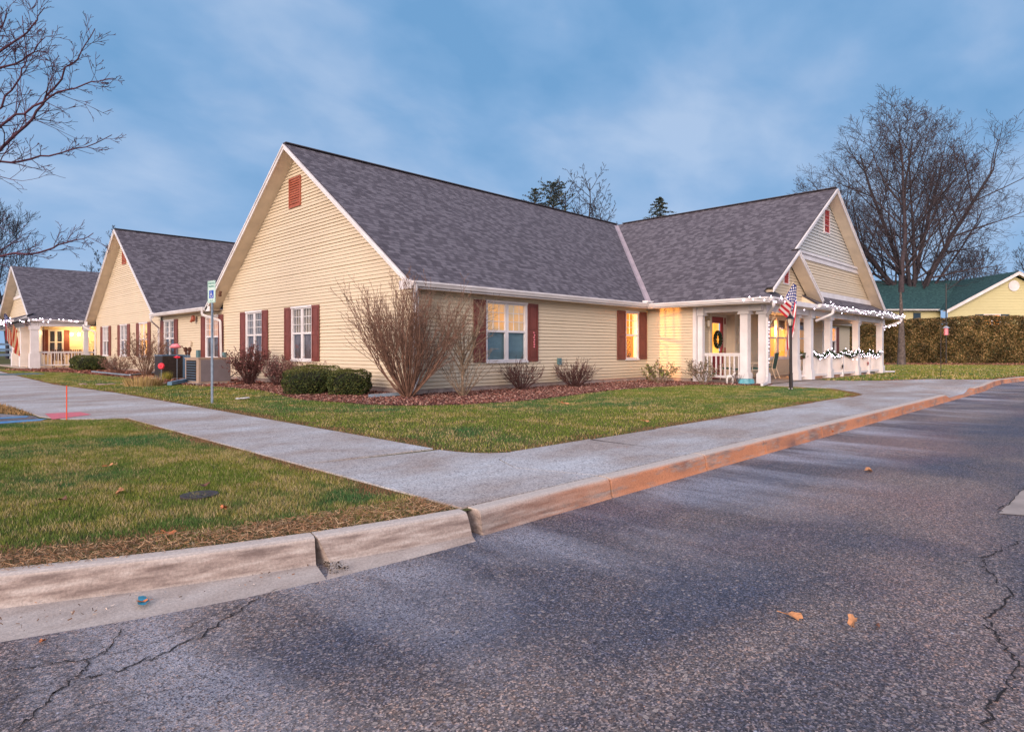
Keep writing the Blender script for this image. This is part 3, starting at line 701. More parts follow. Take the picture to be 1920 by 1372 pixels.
def louver(par, fr, u0, u1, z0, z1, fm, sm):
    v = MB(); t = .045
    v.fbox(fr, u0, u1, z1-t, z1, .0, .05); v.fbox(fr, u0, u1, z0, z0+t, .0, .05); v.fbox(fr, u0, u0+t, z0+t+.0005, z1-t-.0005, .0, .05); v.fbox(fr, u1-t, u1, z0+t+.0005, z1-t-.0005, .0, .05)
    o = v.build('gable_vent', M[fm], par)
    s = MB(); n = max(6, int((z1-z0-2*t)/.075)); dz = (z1-z0-2*t)/n
    for i in range(n):
        z = z0+t+i*dz; a, b = u0+t+.001, u1-t-.001
        s.hexa([fr(a,z,.038),fr(b,z,.038),fr(b,z+dz*.75,.012),fr(a,z+dz*.75,.012),fr(a,z+.012,.042),fr(b,z+.012,.042),fr(b,z+dz*.75+.012,.016),fr(a,z+dz*.75+.012,.016)])
    s.build('louvre', M[sm], o)
    d = MB(); d.poly([fr(u0+t,z0+t,.006),fr(u1-t,z0+t,.006),fr(u1-t,z1-t,.006),fr(u0+t,z1-t,.006)]); d.build('backing', M['dark'], o)

def roof_slab(mb, e0, e1, r1, r0, th=.035):
    """eave e0-e1, ridge r1-r0 (counter-clockwise from above); UV in metres"""
    e0, e1, r1, r0 = map(np.array, (e0, e1, r1, r0)); ud = (e1-e0)/np.linalg.norm(e1-e0)
    def uv(p):
        d = p-e0; u = d@ud; v = np.linalg.norm(d-ud*u); return (float(u+e0[0]*.7), float(v))
    P = [e0, e1, r1, r0]; mb.poly(P, [uv(p) for p in P])
    Q = [p-np.array([0,0,th]) for p in P]; mb.poly(Q[::-1], [uv(p) for p in P[::-1]])
    for i in range(4):
        j = (i+1) % 4; mb.poly([P[j], P[i], Q[i], Q[j]], [(0,.01)]*4)
def rake(par, low, apex, outn, over, h=.19, name='rake_board', inner=None):
    """sloped white board under a roof edge + sloped soffit running back to the wall"""
    low, apex, outn = map(lambda a: np.array(a, float), (low, apex, outn)); mb = MB(); t = .03
    z = np.array([0,0,1.])
    for h0, h1, n0, n1 in ((.036, h, 0, t), (.036, .09, t+.001, t+.03)):
        a = [low-z*h0+outn*n0, apex-z*h0+outn*n0, apex-z*h1+outn*n0, low-z*h1+outn*n0]; b = [p+outn*(n1-n0) for p in a]
        mb.hexa([a[3],a[2],b[2],b[3],a[0],a[1],b[1],b[0]])
    o = mb.build(name, M['white'], par)
    s = MB(); q = [low-z*.15, apex-z*.15, apex-z*.15-outn*over, low-z*.15-outn*over]; s.poly(q)
    q2 = [p-z*.012 for p in q]; s.poly(q2[::-1]); s.build('soffit', M['cream'], par)
    return o
def gutter(par, p, q, outn, name='gutter'):
    p, q, n = map(lambda a: np.array(a, float), (p, q, outn)); z = np.array([0,0,1.]); mb = MB()
    prof = [(0,0),(.0,-.125),(.075,-.125),(.105,-.06),(.125,-.045),(.125,0),(.112,0),(.112,-.03),(.02,-.03),(.02,0)]
    A = [p+n*a+z*b for a, b in prof]; B = [q+n*a+z*b for a, b in prof]
    for i in range(len(prof)):
        j = (i+1) % len(prof); mb.poly([A[i], B[i], B[j], A[j]])
    mb.poly(A[:6][::-1]); mb.poly(B[:6]); return mb.build(name, M['white'], par)
def downspout(par, pts, s=.075, name='downspout'):
    mb = MB()
    P = [Vector(p) for p in pts]
    # rounded corner path
    out = [P[0]]
    for i in range(1, len(P)-1):
        a, b, c = P[i-1], P[i], P[i+1]; r = min(.07, (b-a).length*.4, (c-b).length*.4)
        q0 = b+(a-b).normalized()*r; q1 = b+(c-b).normalized()*r
        for t in (0, .33, .67, 1): out.append(q0*(1-t)**2+b*2*t*(1-t)+q1*t*t)
    out.append(P[-1])
    mb.tube(out, s*.62, 4); mb2 = mb
    return mb2.build(name, M['white'], par)

# ================================================================== MAIN BUILDING
XW, YW = 9.5, 12.72
main = empty('long_building', (XW, YW, 0), 'cream sided single storey building with big gable, purple grey shingle roof and lit front porch', 'building')
main.location = (0, 0, 0)
fW = frame((XW, 0, 0), (0, 1, 0), (-1, 0, 0)); fS = frame((0, YW, 0), (1, 0, 0), (0, -1, 0))
RZ, RY, EZ = 7.60, 18.90, 2.78; SL = (RZ-EZ)/(RY-12.30)
def gl(z): return max(YW, RY-(RZ-.06-z)/SL) if z > 2.7 else YW
def gr(z): return min(25.08, RY+(RZ-.06-z)/SL) if z > 2.7 else 25.08
zW0, zW1 = .80, 2.445
w2 = (17.53+.51, 19.82-.51); w1 = (21.08+.51, 23.38-.51); k2 = (25.02+.51, 27.35-.51); k1 = (30.22+.51, 32.6-.51)
opsW = [(w2[0], w2[1], zW0, zW1), (w1[0], w1[1], zW0, zW1)]
siding('wall', fW, .12, 7.50, gl, gr, opsW, main)
wk = siding('wall', fW, .12, 2.66, lambda z: 25.09, lambda z: 32.40, [(k2[0], k2[1], zW0, zW1), (k1[0], k1[1], zW0, zW1)], main)
opS = [(11.935, 13.51, zW0, zW1), (18.70, 19.44, zW0, zW1)]
siding('wall', fS, .12, 2.62, lambda z: XW+.0, lambda z: 20.09, opS, main)
siding('wall', fS, .12, 2.66, lambda z: 33.0, lambda z: 43.8, [(40.42, 41.10, zW0, zW1)], main)
fn = MB(); fn.box((XW+.01, YW+.01, -.1), (9.9, 32.4, .119)); fn.box((XW+.41, YW+.012, -.1), (20.05, 13.1, .118)); fn.box((33.0, YW+.01, -.1), (43.8, 13.1, .119))
build_each(fn, 'foundation', M['fnd'], main)
# corner boards
cb = MB()
cb.fbox(fW, YW-.026, YW+.075, .1, 2.62, .0235, .03); cb.fbox(fS, XW-.0295, XW+.075, .1, 2.61, .0235, .029); build_each(cb, 'corner_board', M['white'], main)
# interior dark liner so openings do not look through
ln = MB(); ln.box((XW+.20, YW+.20, .1), (XW+.24, 32.4, 2.7)); ln.box((XW+.25, YW+.20, .1), (17.2, YW+.24, 2.7)); ln.box((33.2, YW+.2, .1), (43.6, YW+.24, 2.7)); build_each(ln, 'inner_wall', M['curt_dark'], main)
win(main, fW, w2[0], w2[1], zW0, zW1, back='curt_grey', upper='curt_white')
win(main, fW, w1[0], w1[1], zW0, zW1, back='curt_grey', upper='curt_dark')
win(main, fW, k2[0], k2[1], zW0, zW1, back='curt_grey', upper='lit_dim')
win(main, fW, k1[0], k1[1], zW0, zW1, back='curt_dark', upper=None)
win(main, fS, 11.935, 13.51, zW0, zW1, back='blind_teal', upper='lit_blind')
win(main, fS, 18.70, 19.44, zW0, zW1, twin=False, back=None, glassm='glassclear', shut=.50, cols=3, rows=3)
win(main, fS, 40.42, 41.10, zW0, zW1, twin=False, back='curt_grey', upper='lit_orange', shut=.45)
# room behind the small lit front window
rm = MB(); a, b = (17.0, YW+.17, .15), (20.0, YW+2.6, 2.6)
x0,y0,z0_ = a; x1,y1,z1_ = b
rm.poly([(x0,y1,z0_),(x1,y1,z0_),(x1,y1,z1_),(x0,y1,z1_)]); rm.poly([(x1,y0,z0_),(x1,y1,z0_),(x1,y1,z1_),(x1,y0,z1_)]); rm.poly([(x0,y0,z0_),(x0,y1,z0_),(x0,y1,z1_),(x0,y0,z1_)])
rm.poly([(x0,y0,z0_),(x1,y0,z0_),(x1,y1,z0_),(x0,y1,z0_)]); rm.poly([(x0,y0,z1_),(x1,y0,z1_),(x1,y1,z1_),(x0,y1,z1_)])
rm.build('room_wall', M['roomwall'], main)
pf = MB()  # framed wall hanging
for q in ((18.97,18.99,.90,1.55),(19.23,19.25,.90,1.55),(18.991,19.229,1.53,1.55),(18.991,19.229,.90,.92)): pf.fbox(fS, *q, -.15, -.135)
for i in range(9):
    t = random.Random(i).random(); pf.ellipsoid((19.11+.06*math.sin(i*2.1), YW+.145, .97+.06*i), (.03,.008,.028), 6, 4)
tag(pf.build('framed_ornament', M['blackmetal']), 'black framed tall ornament standing inside the small yellow lit window', 'ornament')
pl = MB(); rs_ = random.Random(4)
for i in range(26):
    x = 18.92+rs_.random()*.40; z = .86+rs_.random()*.20; y = YW+.18+rs_.random()*.06
    pl.poly([(x-.03,y,z),(x,y+.01,z+.025),(x+.03,y,z+.01),(x,y-.01,z-.02)])
pl.box((19.05,YW+.17,.80),(19.20,YW+.25,.90))
tag(pl.build('potted_plant', M['brown']), 'small dark potted plant on the sill of the yellow lit window', 'plant')
def lamp(name, loc, e, c, r=.05):
    l = bpy.data.lights.new(name, 'POINT'); l.energy = e; l.color = c; l.shadow_soft_size = r
    o = bpy.data.objects.new(name, l); COL.objects.link(o); o.location = loc; return o

# roofs
rf = MB()
roof_slab(rf, (9.02, 12.27, EZ), (44.2, 12.27, EZ), (44.2, RY, RZ), (9.02, RY, RZ))
roof_slab(rf, (44.2, 25.53, EZ), (9.02, 25.53, EZ), (9.02, RY-.0, RZ+.001), (44.2, RY, RZ+.001))
WX, WR, WRZ, WY = 19.42, 26.70, 7.52, 8.22; WE = 33.98; WEZ = 2.76; WS = (WRZ-WEZ)/(WR-WX)
roof_slab(rf, (WX, 18.6, WEZ), (WX, 7.95, WEZ), (WR, 7.95+.27, WRZ), (WR, 18.6, WRZ)) if False else None
# wing left slope: full above, but its front edge steps: rake plane Y=WY
roof_slab(rf, (WX, 18.6, WEZ), (WX, WY, WEZ), (WR, WY, WRZ), (WR, 18.6, WRZ))
roof_slab(rf, (WE, WY, WEZ), (WE, 18.6, WEZ), (WR, 18.6, WRZ+.001), (WR, WY, WRZ+.001))
# low connecting roof between the gables
roof_slab(rf, (9.02, 32.3, 2.79), (9.02, 25.3, 2.79), (11.5, 25.3, 3.62), (11.5, 32.3, 3.62))
roof_slab(rf, (14.0, 25.3, 2.79), (14.0, 32.3, 2.79), (11.5, 32.3, 3.621), (11.5, 25.3, 3.621))
# porch skirt roof along the front, right of the small gable, and a stub left of it
SKY, SKZ = 7.92, 2.77; SKT = 8.72; SKTZ = 3.26
roof_slab(rf, (23.75, SKY, SKZ), (35.15, SKY, SKZ), (34.3, SKT, SKTZ), (23.75, SKT, SKTZ))
roof_slab(rf, (35.15, SKY, SKZ), (35.15, 12.3, SKZ), (34.3, 12.3, SKTZ), (34.3, SKT, SKTZ))
roof_slab(rf, (WX, SKY, SKZ), (21.0, SKY, SKZ), (21.0, SKT, SKTZ), (WX+.75, SKT, SKTZ))
roof_slab(rf, (WX, 10.0, SKZ-.002), (WX, SKY, SKZ-.002), (WX+.75, SKT, SKTZ), (WX+.75, 10.0, SKTZ))
# small portico gable
PXc, PY0 = 22.12, 8.02; PZt = WEZ+(PXc-WX)*WS+.006; PL, PRr = 19.95, 24.47; PZl = PZt-(PXc-PL)*WS; PZr = PZt-(PRr-PXc)*WS
roof_slab(rf, (PL, 9.5, PZl), (PL, PY0, PZl), (PXc, PY0, PZt), (PXc, 9.5, PZt)); roof_slab(rf, (PRr, PY0, PZr), (PRr, 11.5, PZr), (PXc, 11.5, PZt+.001), (PXc, PY0, PZt+.001))
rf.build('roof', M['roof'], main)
rc = MB()
rc.bar((9.02, RY, RZ+.012), (26.9, RY, RZ+.012), .22, .03); rc.bar((WR, WY, WRZ+.012), (WR, 18.3, WRZ+.012), .24, .03); rc.bar((PXc, PY0, PZt+.012), (PXc, 8.24, PZt+.012), .16, .03)
build_each(rc, 'ridge_cap', simple('ridge_cap_dark', (.07, .062, .072), .9, .2, 8), main)
# valley flashing
vf = MB()
def wz(x): return WEZ+(x-WX)*WS
def my(z): return 12.27+(z-EZ)/((RZ-EZ)/(RY-12.27))
va = []
for z in (2.86, 5.1, 7.45):
    x = WX+(z-WEZ)/WS; va.append((x, my(z), z))
for (p, q) in zip(va[:-1], va[1:]):
    p, q = np.array(p), np.array(q); up = np.array([0,0,.016])
    sM = (RZ-EZ)/(RY-12.27)
    vf.poly([p+up, q+up, q+up+np.array([-.15,0,0]), p+up+np.array([-.15,0,0])]); vf.poly([p+up, p+up+np.array([0,-.15,0]), q+up+np.array([0,-.15,0]), q+up])
vf.build('valley_flashing', M['valley'], main)
# rakes
rake(main, (9.02, 12.27, EZ), (9.02, RY, RZ), (-1,0,0), .48); rake(main, (9.02, 25.53, EZ), (9.02, RY, RZ), (-1,0,0), .48)
rake(main, (WX+2.6, WY, WEZ+2.6*WS), (WR, WY, WRZ), (0,-1,0), .45); rake(main, (WE, WY, WEZ), (WR, WY, WRZ), (0,-1,0), .45)
rake(main, (PL, PY0, PZl), (PXc, PY0, PZt), (0,-1,0), .42, .17); rake(main, (PRr, PY0, PZr), (PXc, PY0, PZt), (0,-1,0), .42, .17)
# eave returns and level soffits, fascias
sf = MB(); sf.box((9.03, 12.31, 2.608), (19.42, YW+.0, 2.62)); sf.box((34.0, 12.31, 2.608), (44.1, YW, 2.62)); sf.box((19.44, 10.8, 2.608), (20.09, 12.7, 2.62)); sf.box((9.06, 25.12, 2.658), (XW, 32.4, 2.67))
sf.box((19.5, 8.0, 2.60), (35.1, 10.8, 2.612)); build_each(sf, 'soffit', M['cream'], main)
fa = MB(); fa.box((8.995, 12.245, 2.585), (9.03, 12.72, 2.80)); fa.box((8.99, 25.1, 2.60), (9.02, 25.55, 2.79))
fa.box((9.031, 12.27, 2.60), (19.45, 12.30, 2.755)); fa.box((34.0, 12.27, 2.60), (44.1, 12.30, 2.755)); fa.box((19.415, SKY+.03, 2.59), (19.445, 12.26, 2.75)); fa.box((19.45, 7.93, 2.59), (35.14, 7.96, 2.745)); fa.box((35.115, 7.97, 2.59), (35.145, 12.3, 2.745)); fa.box((9.03, 25.6, 2.66), (9.06, 32.3, 2.77))
build_each(fa, 'fascia', M['white'], main)
gutter(main, (9.02, 12.268, EZ-.005), (19.30, 12.268, EZ-.005), (0,-1,0)); gutter(main, (34.0, 12.268, EZ-.005), (44.2, 12.268, EZ-.005), (0,-1,0))
gutter(main, (19.413, 12.268, WEZ-.005), (19.413, 7.93, WEZ-.005), (-1,0,0)); gutter(main, (19.42, 7.925, WEZ-.005), (21.02, 7.925, WEZ-.005), (0,-1,0)); gutter(main, (23.73, 7.925, WEZ-.005), (35.15, 7.925, WEZ-.005), (0,-1,0))
gutter(main, (35.15, 7.93, WEZ-.005), (35.15, 12.2, WEZ-.005), (1,0,0)); gutter(main, (9.018, 25.62, 2.775), (9.018, 32.3, 2.775), (-1,0,0))
downspout(main, [(9.10, 12.19, 2.66), (9.10, 12.19, 2.52), (9.43, 12.60, 2.24), (9.43, 12.60, .14), (9.0, 12.3, .05)])
db = MB(); db.bar((8.95, 12.45, .06), (8.15, 12.75, .03), .1, .07); db.build('downspout_extension', M['galv'], main)
downspout(main, [(8.95, 25.75, 2.66), (8.95, 25.75, 2.48), (9.36, 25.02, 2.24), (9.40, 25.0, .16)])
downspout(main, [(8.95, 32.2, 2.66), (8.95, 32.2, 2.45), (9.40, 32.62, 2.15), (9.40, 32.62, .12)])
downspout(main, [(19.60, 7.86, 2.64), (19.62, 7.86, 2.48), (20.42, 8.40, 2.22), (20.42, 8.40, .22), (20.0, 8.25, .05), (19.3, 8.1, .03)], .085)
downspout(main, [(25.1, 7.86, 2.66), (25.1, 7.86, 2.46), (24.86, 8.40, 2.2)], .085)
downspout(main, [(35.05, 7.86, 2.66), (35.05, 7.86, 2.50), (34.42, 8.60, 2.15), (34.42, 8.66, .12), (34.9, 8.5, .04), (35.6, 8.3, .03)], .08)
# stepped white caps at the valley foot
vc = MB(); vc.box((19.15, 12.10, 2.782), (19.62, 12.32, 2.86)); vc.build('valley_splash_guard', M['white'], main)
# gable vent
louver(main, fW, 18.72, 19.50, 5.70, 6.66, 'vent', 'vent')
# soffit flood lamp, thermostat-like boxes
fl = MB(); fl.tube([(9.15, 24.4, 3.32), (9.12, 24.4, 3.22)], .05, 8); fl.ellipsoid((9.12, 24.4, 3.17), (.07,.07,.06), 8, 6); fl.build('flood_lamp', M['brown'], main)
ho = MB(); ho.tube([(9.38, 27.9, 2.42), (9.30, 27.9, 2.42)], .14, 12); ho.tube([(9.31, 27.9, 2.38), (9.24, 27.85, 2.28)], .05, 8); ho.build('alarm_bell', M['vent'], main)
eb = MB(); eb.fbox(fW, 24.72, 24.88, .78, 1.02, .024, .12); eb.build('meter_box', M['conduit'], main)
dv = MB(); dv.fbox(fW, 28.45, 28.68, 1.28, 1.48, .024, .09); dv.build('dryer_vent', M['cream'], main)
hb = MB(); hb.fbox(frame((0,YW,0),(1,0,0),(0,-1,0)), 14.92, 15.05, .66, .86, .024, .10); hb.build('hose_bib', M['conduit'], main)
sw = MB(); 
for i in range(7): sw.ellipsoid((13.83+.02*math.sin(i*3), YW-.06, 1.20+i*.07), (.035,.012,.03), 6, 4)
tag(sw.build('shutter_ornament', M['pinkpl']), 'small reddish hanging ornament on the right shutter of the wide front window', 'ornament')

# ---------------- wing walls, porch
fX2 = frame((20.09, 0, 0), (0, 1, 0), (-1, 0, 0)); fP = frame((0, 10.8, 0), (1, 0, 0), (0, -1, 0)); fG = frame((0, 8.70, 0), (1, 0, 0), (0, -1, 0)); fQ = frame((0, 8.50, 0), (1, 0, 0), (0, -1, 0))
siding('wall', fX2, .12, 2.62, lambda z: 10.86, lambda z: YW+.02, [], main)
siding('wall', fP, .02, 2.60, lambda z: 20.12, lambda z: 32.9, [(21.28, 23.12, .02, 2.47), (26.45, 30.75, .78, 2.47)], main)
fn2 = MB(); fn2.box((20.10, 10.81, -.1), (33.0, 10.95, .019)); fn2.box((20.105, 10.96, -.1), (20.4, 12.7, .119)); build_each(fn2, 'foundation', M['fnd'], main)
c2 = MB(); c2.fbox(fX2, 10.74, 10.855, .02, 2.60, .0, .035); c2.box((20.056, 10.738, .02), (20.17, 10.776, 2.60)); c2.box((32.86, 10.76, .02), (32.98, 10.9, 2.6)); build_each(c2, 'corner_board', M['white'], main)
def wgl(z): return WR-(WRZ-.07-z)/WS
def wgr(z): return WR+(WRZ-.07-z)/WS
siding('gable_wall', fG, 3.42, 4.52, wgl, wgr, [], main)
siding('gable_shingles', fG, 4.80, 7.42, wgl, wgr, [], main, mat=M['scallop'], ch=.125, lip=.03)
tr = MB()
for z0, z1, n in ((3.18, 3.419, .05), (4.521, 4.70, .06), (4.701, 4.799, .12)):
    a = [fG(wgl(z0), z0, 0), fG(wgr(z0), z0, 0), fG(wgr(z0), z0, n), fG(wgl(z0), z0, n), fG(wgl(z1), z1, 0), fG(wgr(z1), z1, 0), fG(wgr(z1), z1, n), fG(wgl(z1), z1, n)]
    tr.hexa(a)
tr.build('gable_trim', M['white'], main)
vt = MB(); louver(main, fG, 26.62, 27.30, 5.80, 6.82, 'white', 'ventred')
# portico gable wall
def pgl(z): return max(20.50, PXc-(PZt-.06-z)/WS) if z > 3.05 else 20.98
def pgr(z): return min(24.0, PXc+(PZt-.06-z)/WS) if z > 3.05 else 23.78
siding('gable_wall', fQ, 2.60, 4.42, pgl, pgr, [], main)
louver(main, fQ, 21.95, 22.45, 3.38, 4.0, 'white', 'ventred')
cheek = MB(); cheek.poly([(23.76, SKY+.05, 2.6), (23.76, 8.72, 2.6), (23.76, 8.72, SKTZ-.04), (23.76, SKY+.05, SKZ-.04)]); cheek.poly([(20.99, SKY+.05, 2.6), (20.99, 8.72, 2.6), (20.99, 8.72, SKTZ-.04), (20.99, SKY+.05, SKZ-.04)][::-1]); ck2 = MB(); ck2.v = cheek.v[4:]; ck2.f = [(0,1,2,3)]; ck2.uv = cheek.uv[1:]; ck2.mi = [0]; cheek.v = cheek.v[:4]; cheek.f = cheek.f[:1]; cheek.uv = cheek.uv[:1]; cheek.mi = [0]; cheek.build('porch_roof_cheek', M['cream'], main); ck2.build('porch_roof_cheek', M['cream'], main)
# beams
bm = MB(); bm.box((20.5, 8.52, 2.40), (34.45, 8.70, 2.599)); bm.box((20.25, 8.52, 2.40), (20.47, 10.78, 2.598)); bm.box((34.2, 8.71, 2.40), (34.44, 12.0, 2.598)); build_each(bm, 'porch_beam', M['white'], main)
def post(x, y, s=.24, z1=2.39, nm='porch_post'):
    p = MB(); h = s/2
    p.box((x-h, y-h, .0), (x+h, y+h, 2.34)); p.box((x-h-.045, y-h-.045, 0.001), (x+h+.045, y+h+.045, .34)); p.box((x-h-.02, y-h-.02, .341), (x+h+.02, y+h+.02, .37))
    p.box((x-h-.045, y-h-.045, 2.34), (x+h+.045, y+h+.045, 2.594)); p.box((x-h-.065, y-h-.065, 2.30), (x+h+.065, y+h+.065, 2.339))
    return p.build(nm, M['white'], main, bevel=.006)
for x, y, s in ((20.62, 8.60, .25), (20.36, 9.10, .26), (20.26, 10.64, .18), (23.98, 8.80, .22), (24.72, 8.60, .26), (26.9, 8.60, .24), (30.5, 8.60, .24), (34.25, 8.60, .26)): post(x, y, s)
def railing(par, p, q, n, z0=.14, z1=.93, newels=()):
    p, q = np.array(p), np.array(q); mb = MB()
    A = lambda P, z: (P[0], P[1], z)
    mb.bar(A(p, z1), A(q, z1), .09, .045); mb.bar(A(p, z1-.055), A(q, z1-.055), .045, .05); mb.bar(A(p, z0), A(q, z0), .05, .08)
    o = mb.build('railing', M['white'], par)
    d = (q-p); proto = None
    for i in range(n):
        c = p+d*(i+.5)/n
        if proto is None:
            b = MB(); b.box((-.02,-.02,z0+.041),(.02,.02,z1-.081)); proto = b.build('baluster', M['white'], o); proto.location = (c[0], c[1], 0)
        else:
            k = proto.copy(); COL.objects.link(k); k.parent = o; k.location = (c[0], c[1], 0)
    for t in newels:
        c = p+d*t; b = MB(); b.box((c[0]-.06, c[1]-.06, 0), (c[0]+.06, c[1]+.06, 1.0)); b.build('newel_post', M['white'], o)
    return o
railing(main, (20.36, 9.24), (20.36, 10.54), 8, .20, .98)
railing(main, (24.86, 8.60), (26.77, 8.60), 13)
railing(main, (27.03, 8.60), (30.37, 8.60), 22, newels=(.47,))
railing(main, (30.63, 8.60), (34.11, 8.60), 22, newels=(.5,))
railing(main, (24.10, 8.76), (24.58, 8.66), 2)
# door recess
dr = MB()
for q in ((21.28-.14, 21.28, .0, 2.47+.16, -.02, .05), (23.12, 23.26, .0, 2.63, -.02, .05), (21.281, 23.119, 2.47, 2.63, -.02, .049)): dr.fbox(fP, *q)
dr.fbox(fP, 21.28, 21.30, .0, 2.469, -.30, -.021); dr.fbox(fP, 23.10, 23.12, .0, 2.469, -.30, -.021); dr.fbox(fP, 21.301, 23.099, 2.45, 2.469, -.30, -.021)
dr.fbox(fP, 21.301, 21.70, .0, 2.449, -.30, -.27); dr.fbox(fP, 22.80, 23.099, .0, 2.449, -.30, -.27); dr.fbox(fP, 21.701, 22.799, 2.36, 2.449, -.30, -.27)
dr.build('door_frame', M['cream'], main)
dd = MB(); a, b = 21.72, 22.78; n0, n1 = -.30, -.25
for q in ((a, a+.17, .03, 2.35), (b-.17, b, .03, 2.35), (a+.171, b-.171, .03, .98), (a+.171, b-.171, 2.12, 2.35)): dd.fbox(fP, *q, n0, n1)
dd.fbox(fP, a+.25, b-.25, .18, .84, n1+.001, n1+.015)
door = dd.build('door', M['door'], main)
gp_ = MB(); gp_.poly([fP(a+.17,.98,-.27),fP(b-.17,.98,-.27),fP(b-.17,2.12,-.27),fP(a+.17,2.12,-.27)]); gp_.build('door_glass', M['glassclear'], door)
gc = MB(); 
for i in range(24):
    t0, t1 = i/24, (i+1)/24; u0_, u1_ = a+.17+(b-a-.34)*t0, a+.17+(b-a-.34)*t1
    gc.poly([fP(u0_,.98,-.33+.02*math.sin(t0*30)),fP(u1_,.98,-.33+.02*math.sin(t1*30)),fP(u1_,2.12,-.33+.02*math.sin(t1*30)),fP(u0_,2.12,-.33+.02*math.sin(t0*30))])
gc.build('door_curtain', M['lit_yellow'], door)
dh = MB(); dh.ellipsoid(fP(b-.08, 1.05, -.215), (.035,.035,.035), 8, 6); dh.fbox(fP, b-.11, b-.05, .95, 1.15, -.249, -.235); dh.build('handle', M['brass'], door)
sl = MB()
for u in (21.44, 22.93):
    for q0, q1 in ((.95, 1.2), (2.1, 2.34)): sl.fbox(fP, u-.02, u+.03, q0, q1, -.269, -.24)
build_each(sl, 'door_hinge', M['door'], main)
def lantern(u, z):
    l = MB(); l.fbox(fP, u-.05, u+.05, z-.02, z+.16, .024, .05); l.tube([fP(u,z+.1,.05), fP(u,z+.14,.12), fP(u,z+.08,.16)], .012, 6); l.tube([fP(u,z+.07,.16), fP(u,z+.0,.16)], [.02,.08], 6); l.tube([fP(u,z-.22,.16), fP(u,z-.24,.16)], .05, 6)
    o = l.build('wall_lantern', M['brass'], main); g2 = MB(); g2.tube([fP(u,z-.005,.16), fP(u,z-.215,.16)], [.07,.045], 6); g2.build('lantern_glass', M['lampglass'], o)
lantern(20.80, 2.16); lantern(23.62, 2.16)
for z in (1.34, 1.66):
    q = MB(); q.fbox(fP, 23.40, 23.68, z, z+.27, .024, .04); q.fbox(fP, 23.43, 23.65, z+.03, z+.24, .041, .045)
    for i in range(3): q.fbox(fP, 23.46, 23.62, z+.07+i*.05, z+.085+i*.05, .046, .048)
    q.build('plaque', M['cream'], main)
# picture windows on the porch
ww = MB(); us = [26.45, 27.35, 28.30, 29.25, 30.75]
panels = [(26.53,27.22),(27.42,28.36),(28.56,29.30),(29.50,30.70)]
for q in ((26.45-.09,26.45,.70,2.56),(30.75,30.84,.70,2.56),(26.45,30.75,2.47,2.56),(26.45,30.75,.70,.78)): ww.fbox(fP, *q, -.02, .05)
ww.fbox(fP, 26.45, 26.53, .78, 2.47, -.08, .02); ww.fbox(fP, 30.70, 30.75, .78, 2.47, -.08, .02)
for (a0, a1), (b0, b1) in zip(panels[:-1], panels[1:]): ww.fbox(fP, a1, b0, .781, 2.469, -.08, .03)
for a0, a1 in panels:
    ww.fbox(fP, a0+.001, a1-.001, 1.60, 1.67, -.06, .0); ww.fbox(fP, a0+.001, a1-.001, 2.40, 2.468, -.06, -.01); ww.fbox(fP, a0+.001, a1-.001, .782, .84, -.06, -.01)
    ww.fbox(fP, a0+.002, a1-.002, 2.02, 2.04, -.055, -.035)
pw = ww.build('window', M['white'], main)
for a0, a1 in panels:
    p_ = MB(); p_.poly([fP(a0,.8,-.045),fP(a1,.8,-.045),fP(a1,2.45,-.045),fP(a0,2.45,-.045)]); p_.build('pane', M['glassclear'], pw)
def hang(u0, u1, z0, z1, mat, nn=-.2, scallop=False, nm='curtain'):
    c = MB(); K = 24
    for i in range(K):
        t0, t1 = i/K, (i+1)/K; f0, f1 = nn+.02*math.sin(t0*40), nn+.02*math.sin(t1*40)
        s0 = .07*abs(math.sin(t0*math.pi*2)) if scallop else 0; s1 = .07*abs(math.sin(t1*math.pi*2)) if scallop else 0
        c.poly([fP(u0+(u1-u0)*t0, z0+s0, f0), fP(u0+(u1-u0)*t1, z0+s1, f1), fP(u0+(u1-u0)*t1, z1, f1), fP(u0+(u1-u0)*t0, z1, f0)])
    c.build(nm, M[mat], pw)
hang(26.4, 30.8, 2.02, 2.5, 'curt_grey', -.14, True, 'valance')
for a0, a1, u_, l_ in ((26.5,27.3,'lit_orange','lit_orange'),(27.4,28.4,'lit_yellow','lit_orange'),(28.45,29.35,'lit_yellow','lit_orange'),(29.4,30.75,'lit_yellow','lit_orange')):
    hang(a0, a1, 1.63, 2.3, u_, -.3); hang(a0, a1, .75, 1.629, l_, -.32)
# inner box closing the wing
ib = MB(); ib.box((24.0, 11.25, .0), (32.8, 11.3, 2.58)); ib.build('inner_wall', M['roomwall'], main)

# ================================================================== MIDDLE BUILDING
mid = empty('gabled_building', (0,0,0), 'middle building with narrow looking gable and three shuttered windows in its cream end wall', 'building')
B0, B1, BR, BRZ, BE = 32.42, 45.45, 38.78, 7.60, 2.80
def bl(z): return max(32.62, BR-(BRZ-.06-z)/((BRZ-BE)/(BR-32.1))) if z > 2.7 else 32.62
def brr(z): return min(45.0, BR+(BRZ-.06-z)/((BRZ-BE)/(BR-32.1))) if z > 2.7 else 45.0
wins = [(34.15,36.50,'lit_yellow','lit_yellow'),(37.70,40.05,'curt_grey','curt_dark'),(41.50,43.80,'curt_grey','curt_white')]
siding('wall', fW, .12, 7.50, bl, brr, [(a+.51, b-.51, zW0, zW1) for a, b, _, _ in wins], mid, mat=M['siding'])
for a, b, lo, hi in wins: win(mid, fW, a+.51, b-.51, zW0, zW1, back=lo, upper=hi)
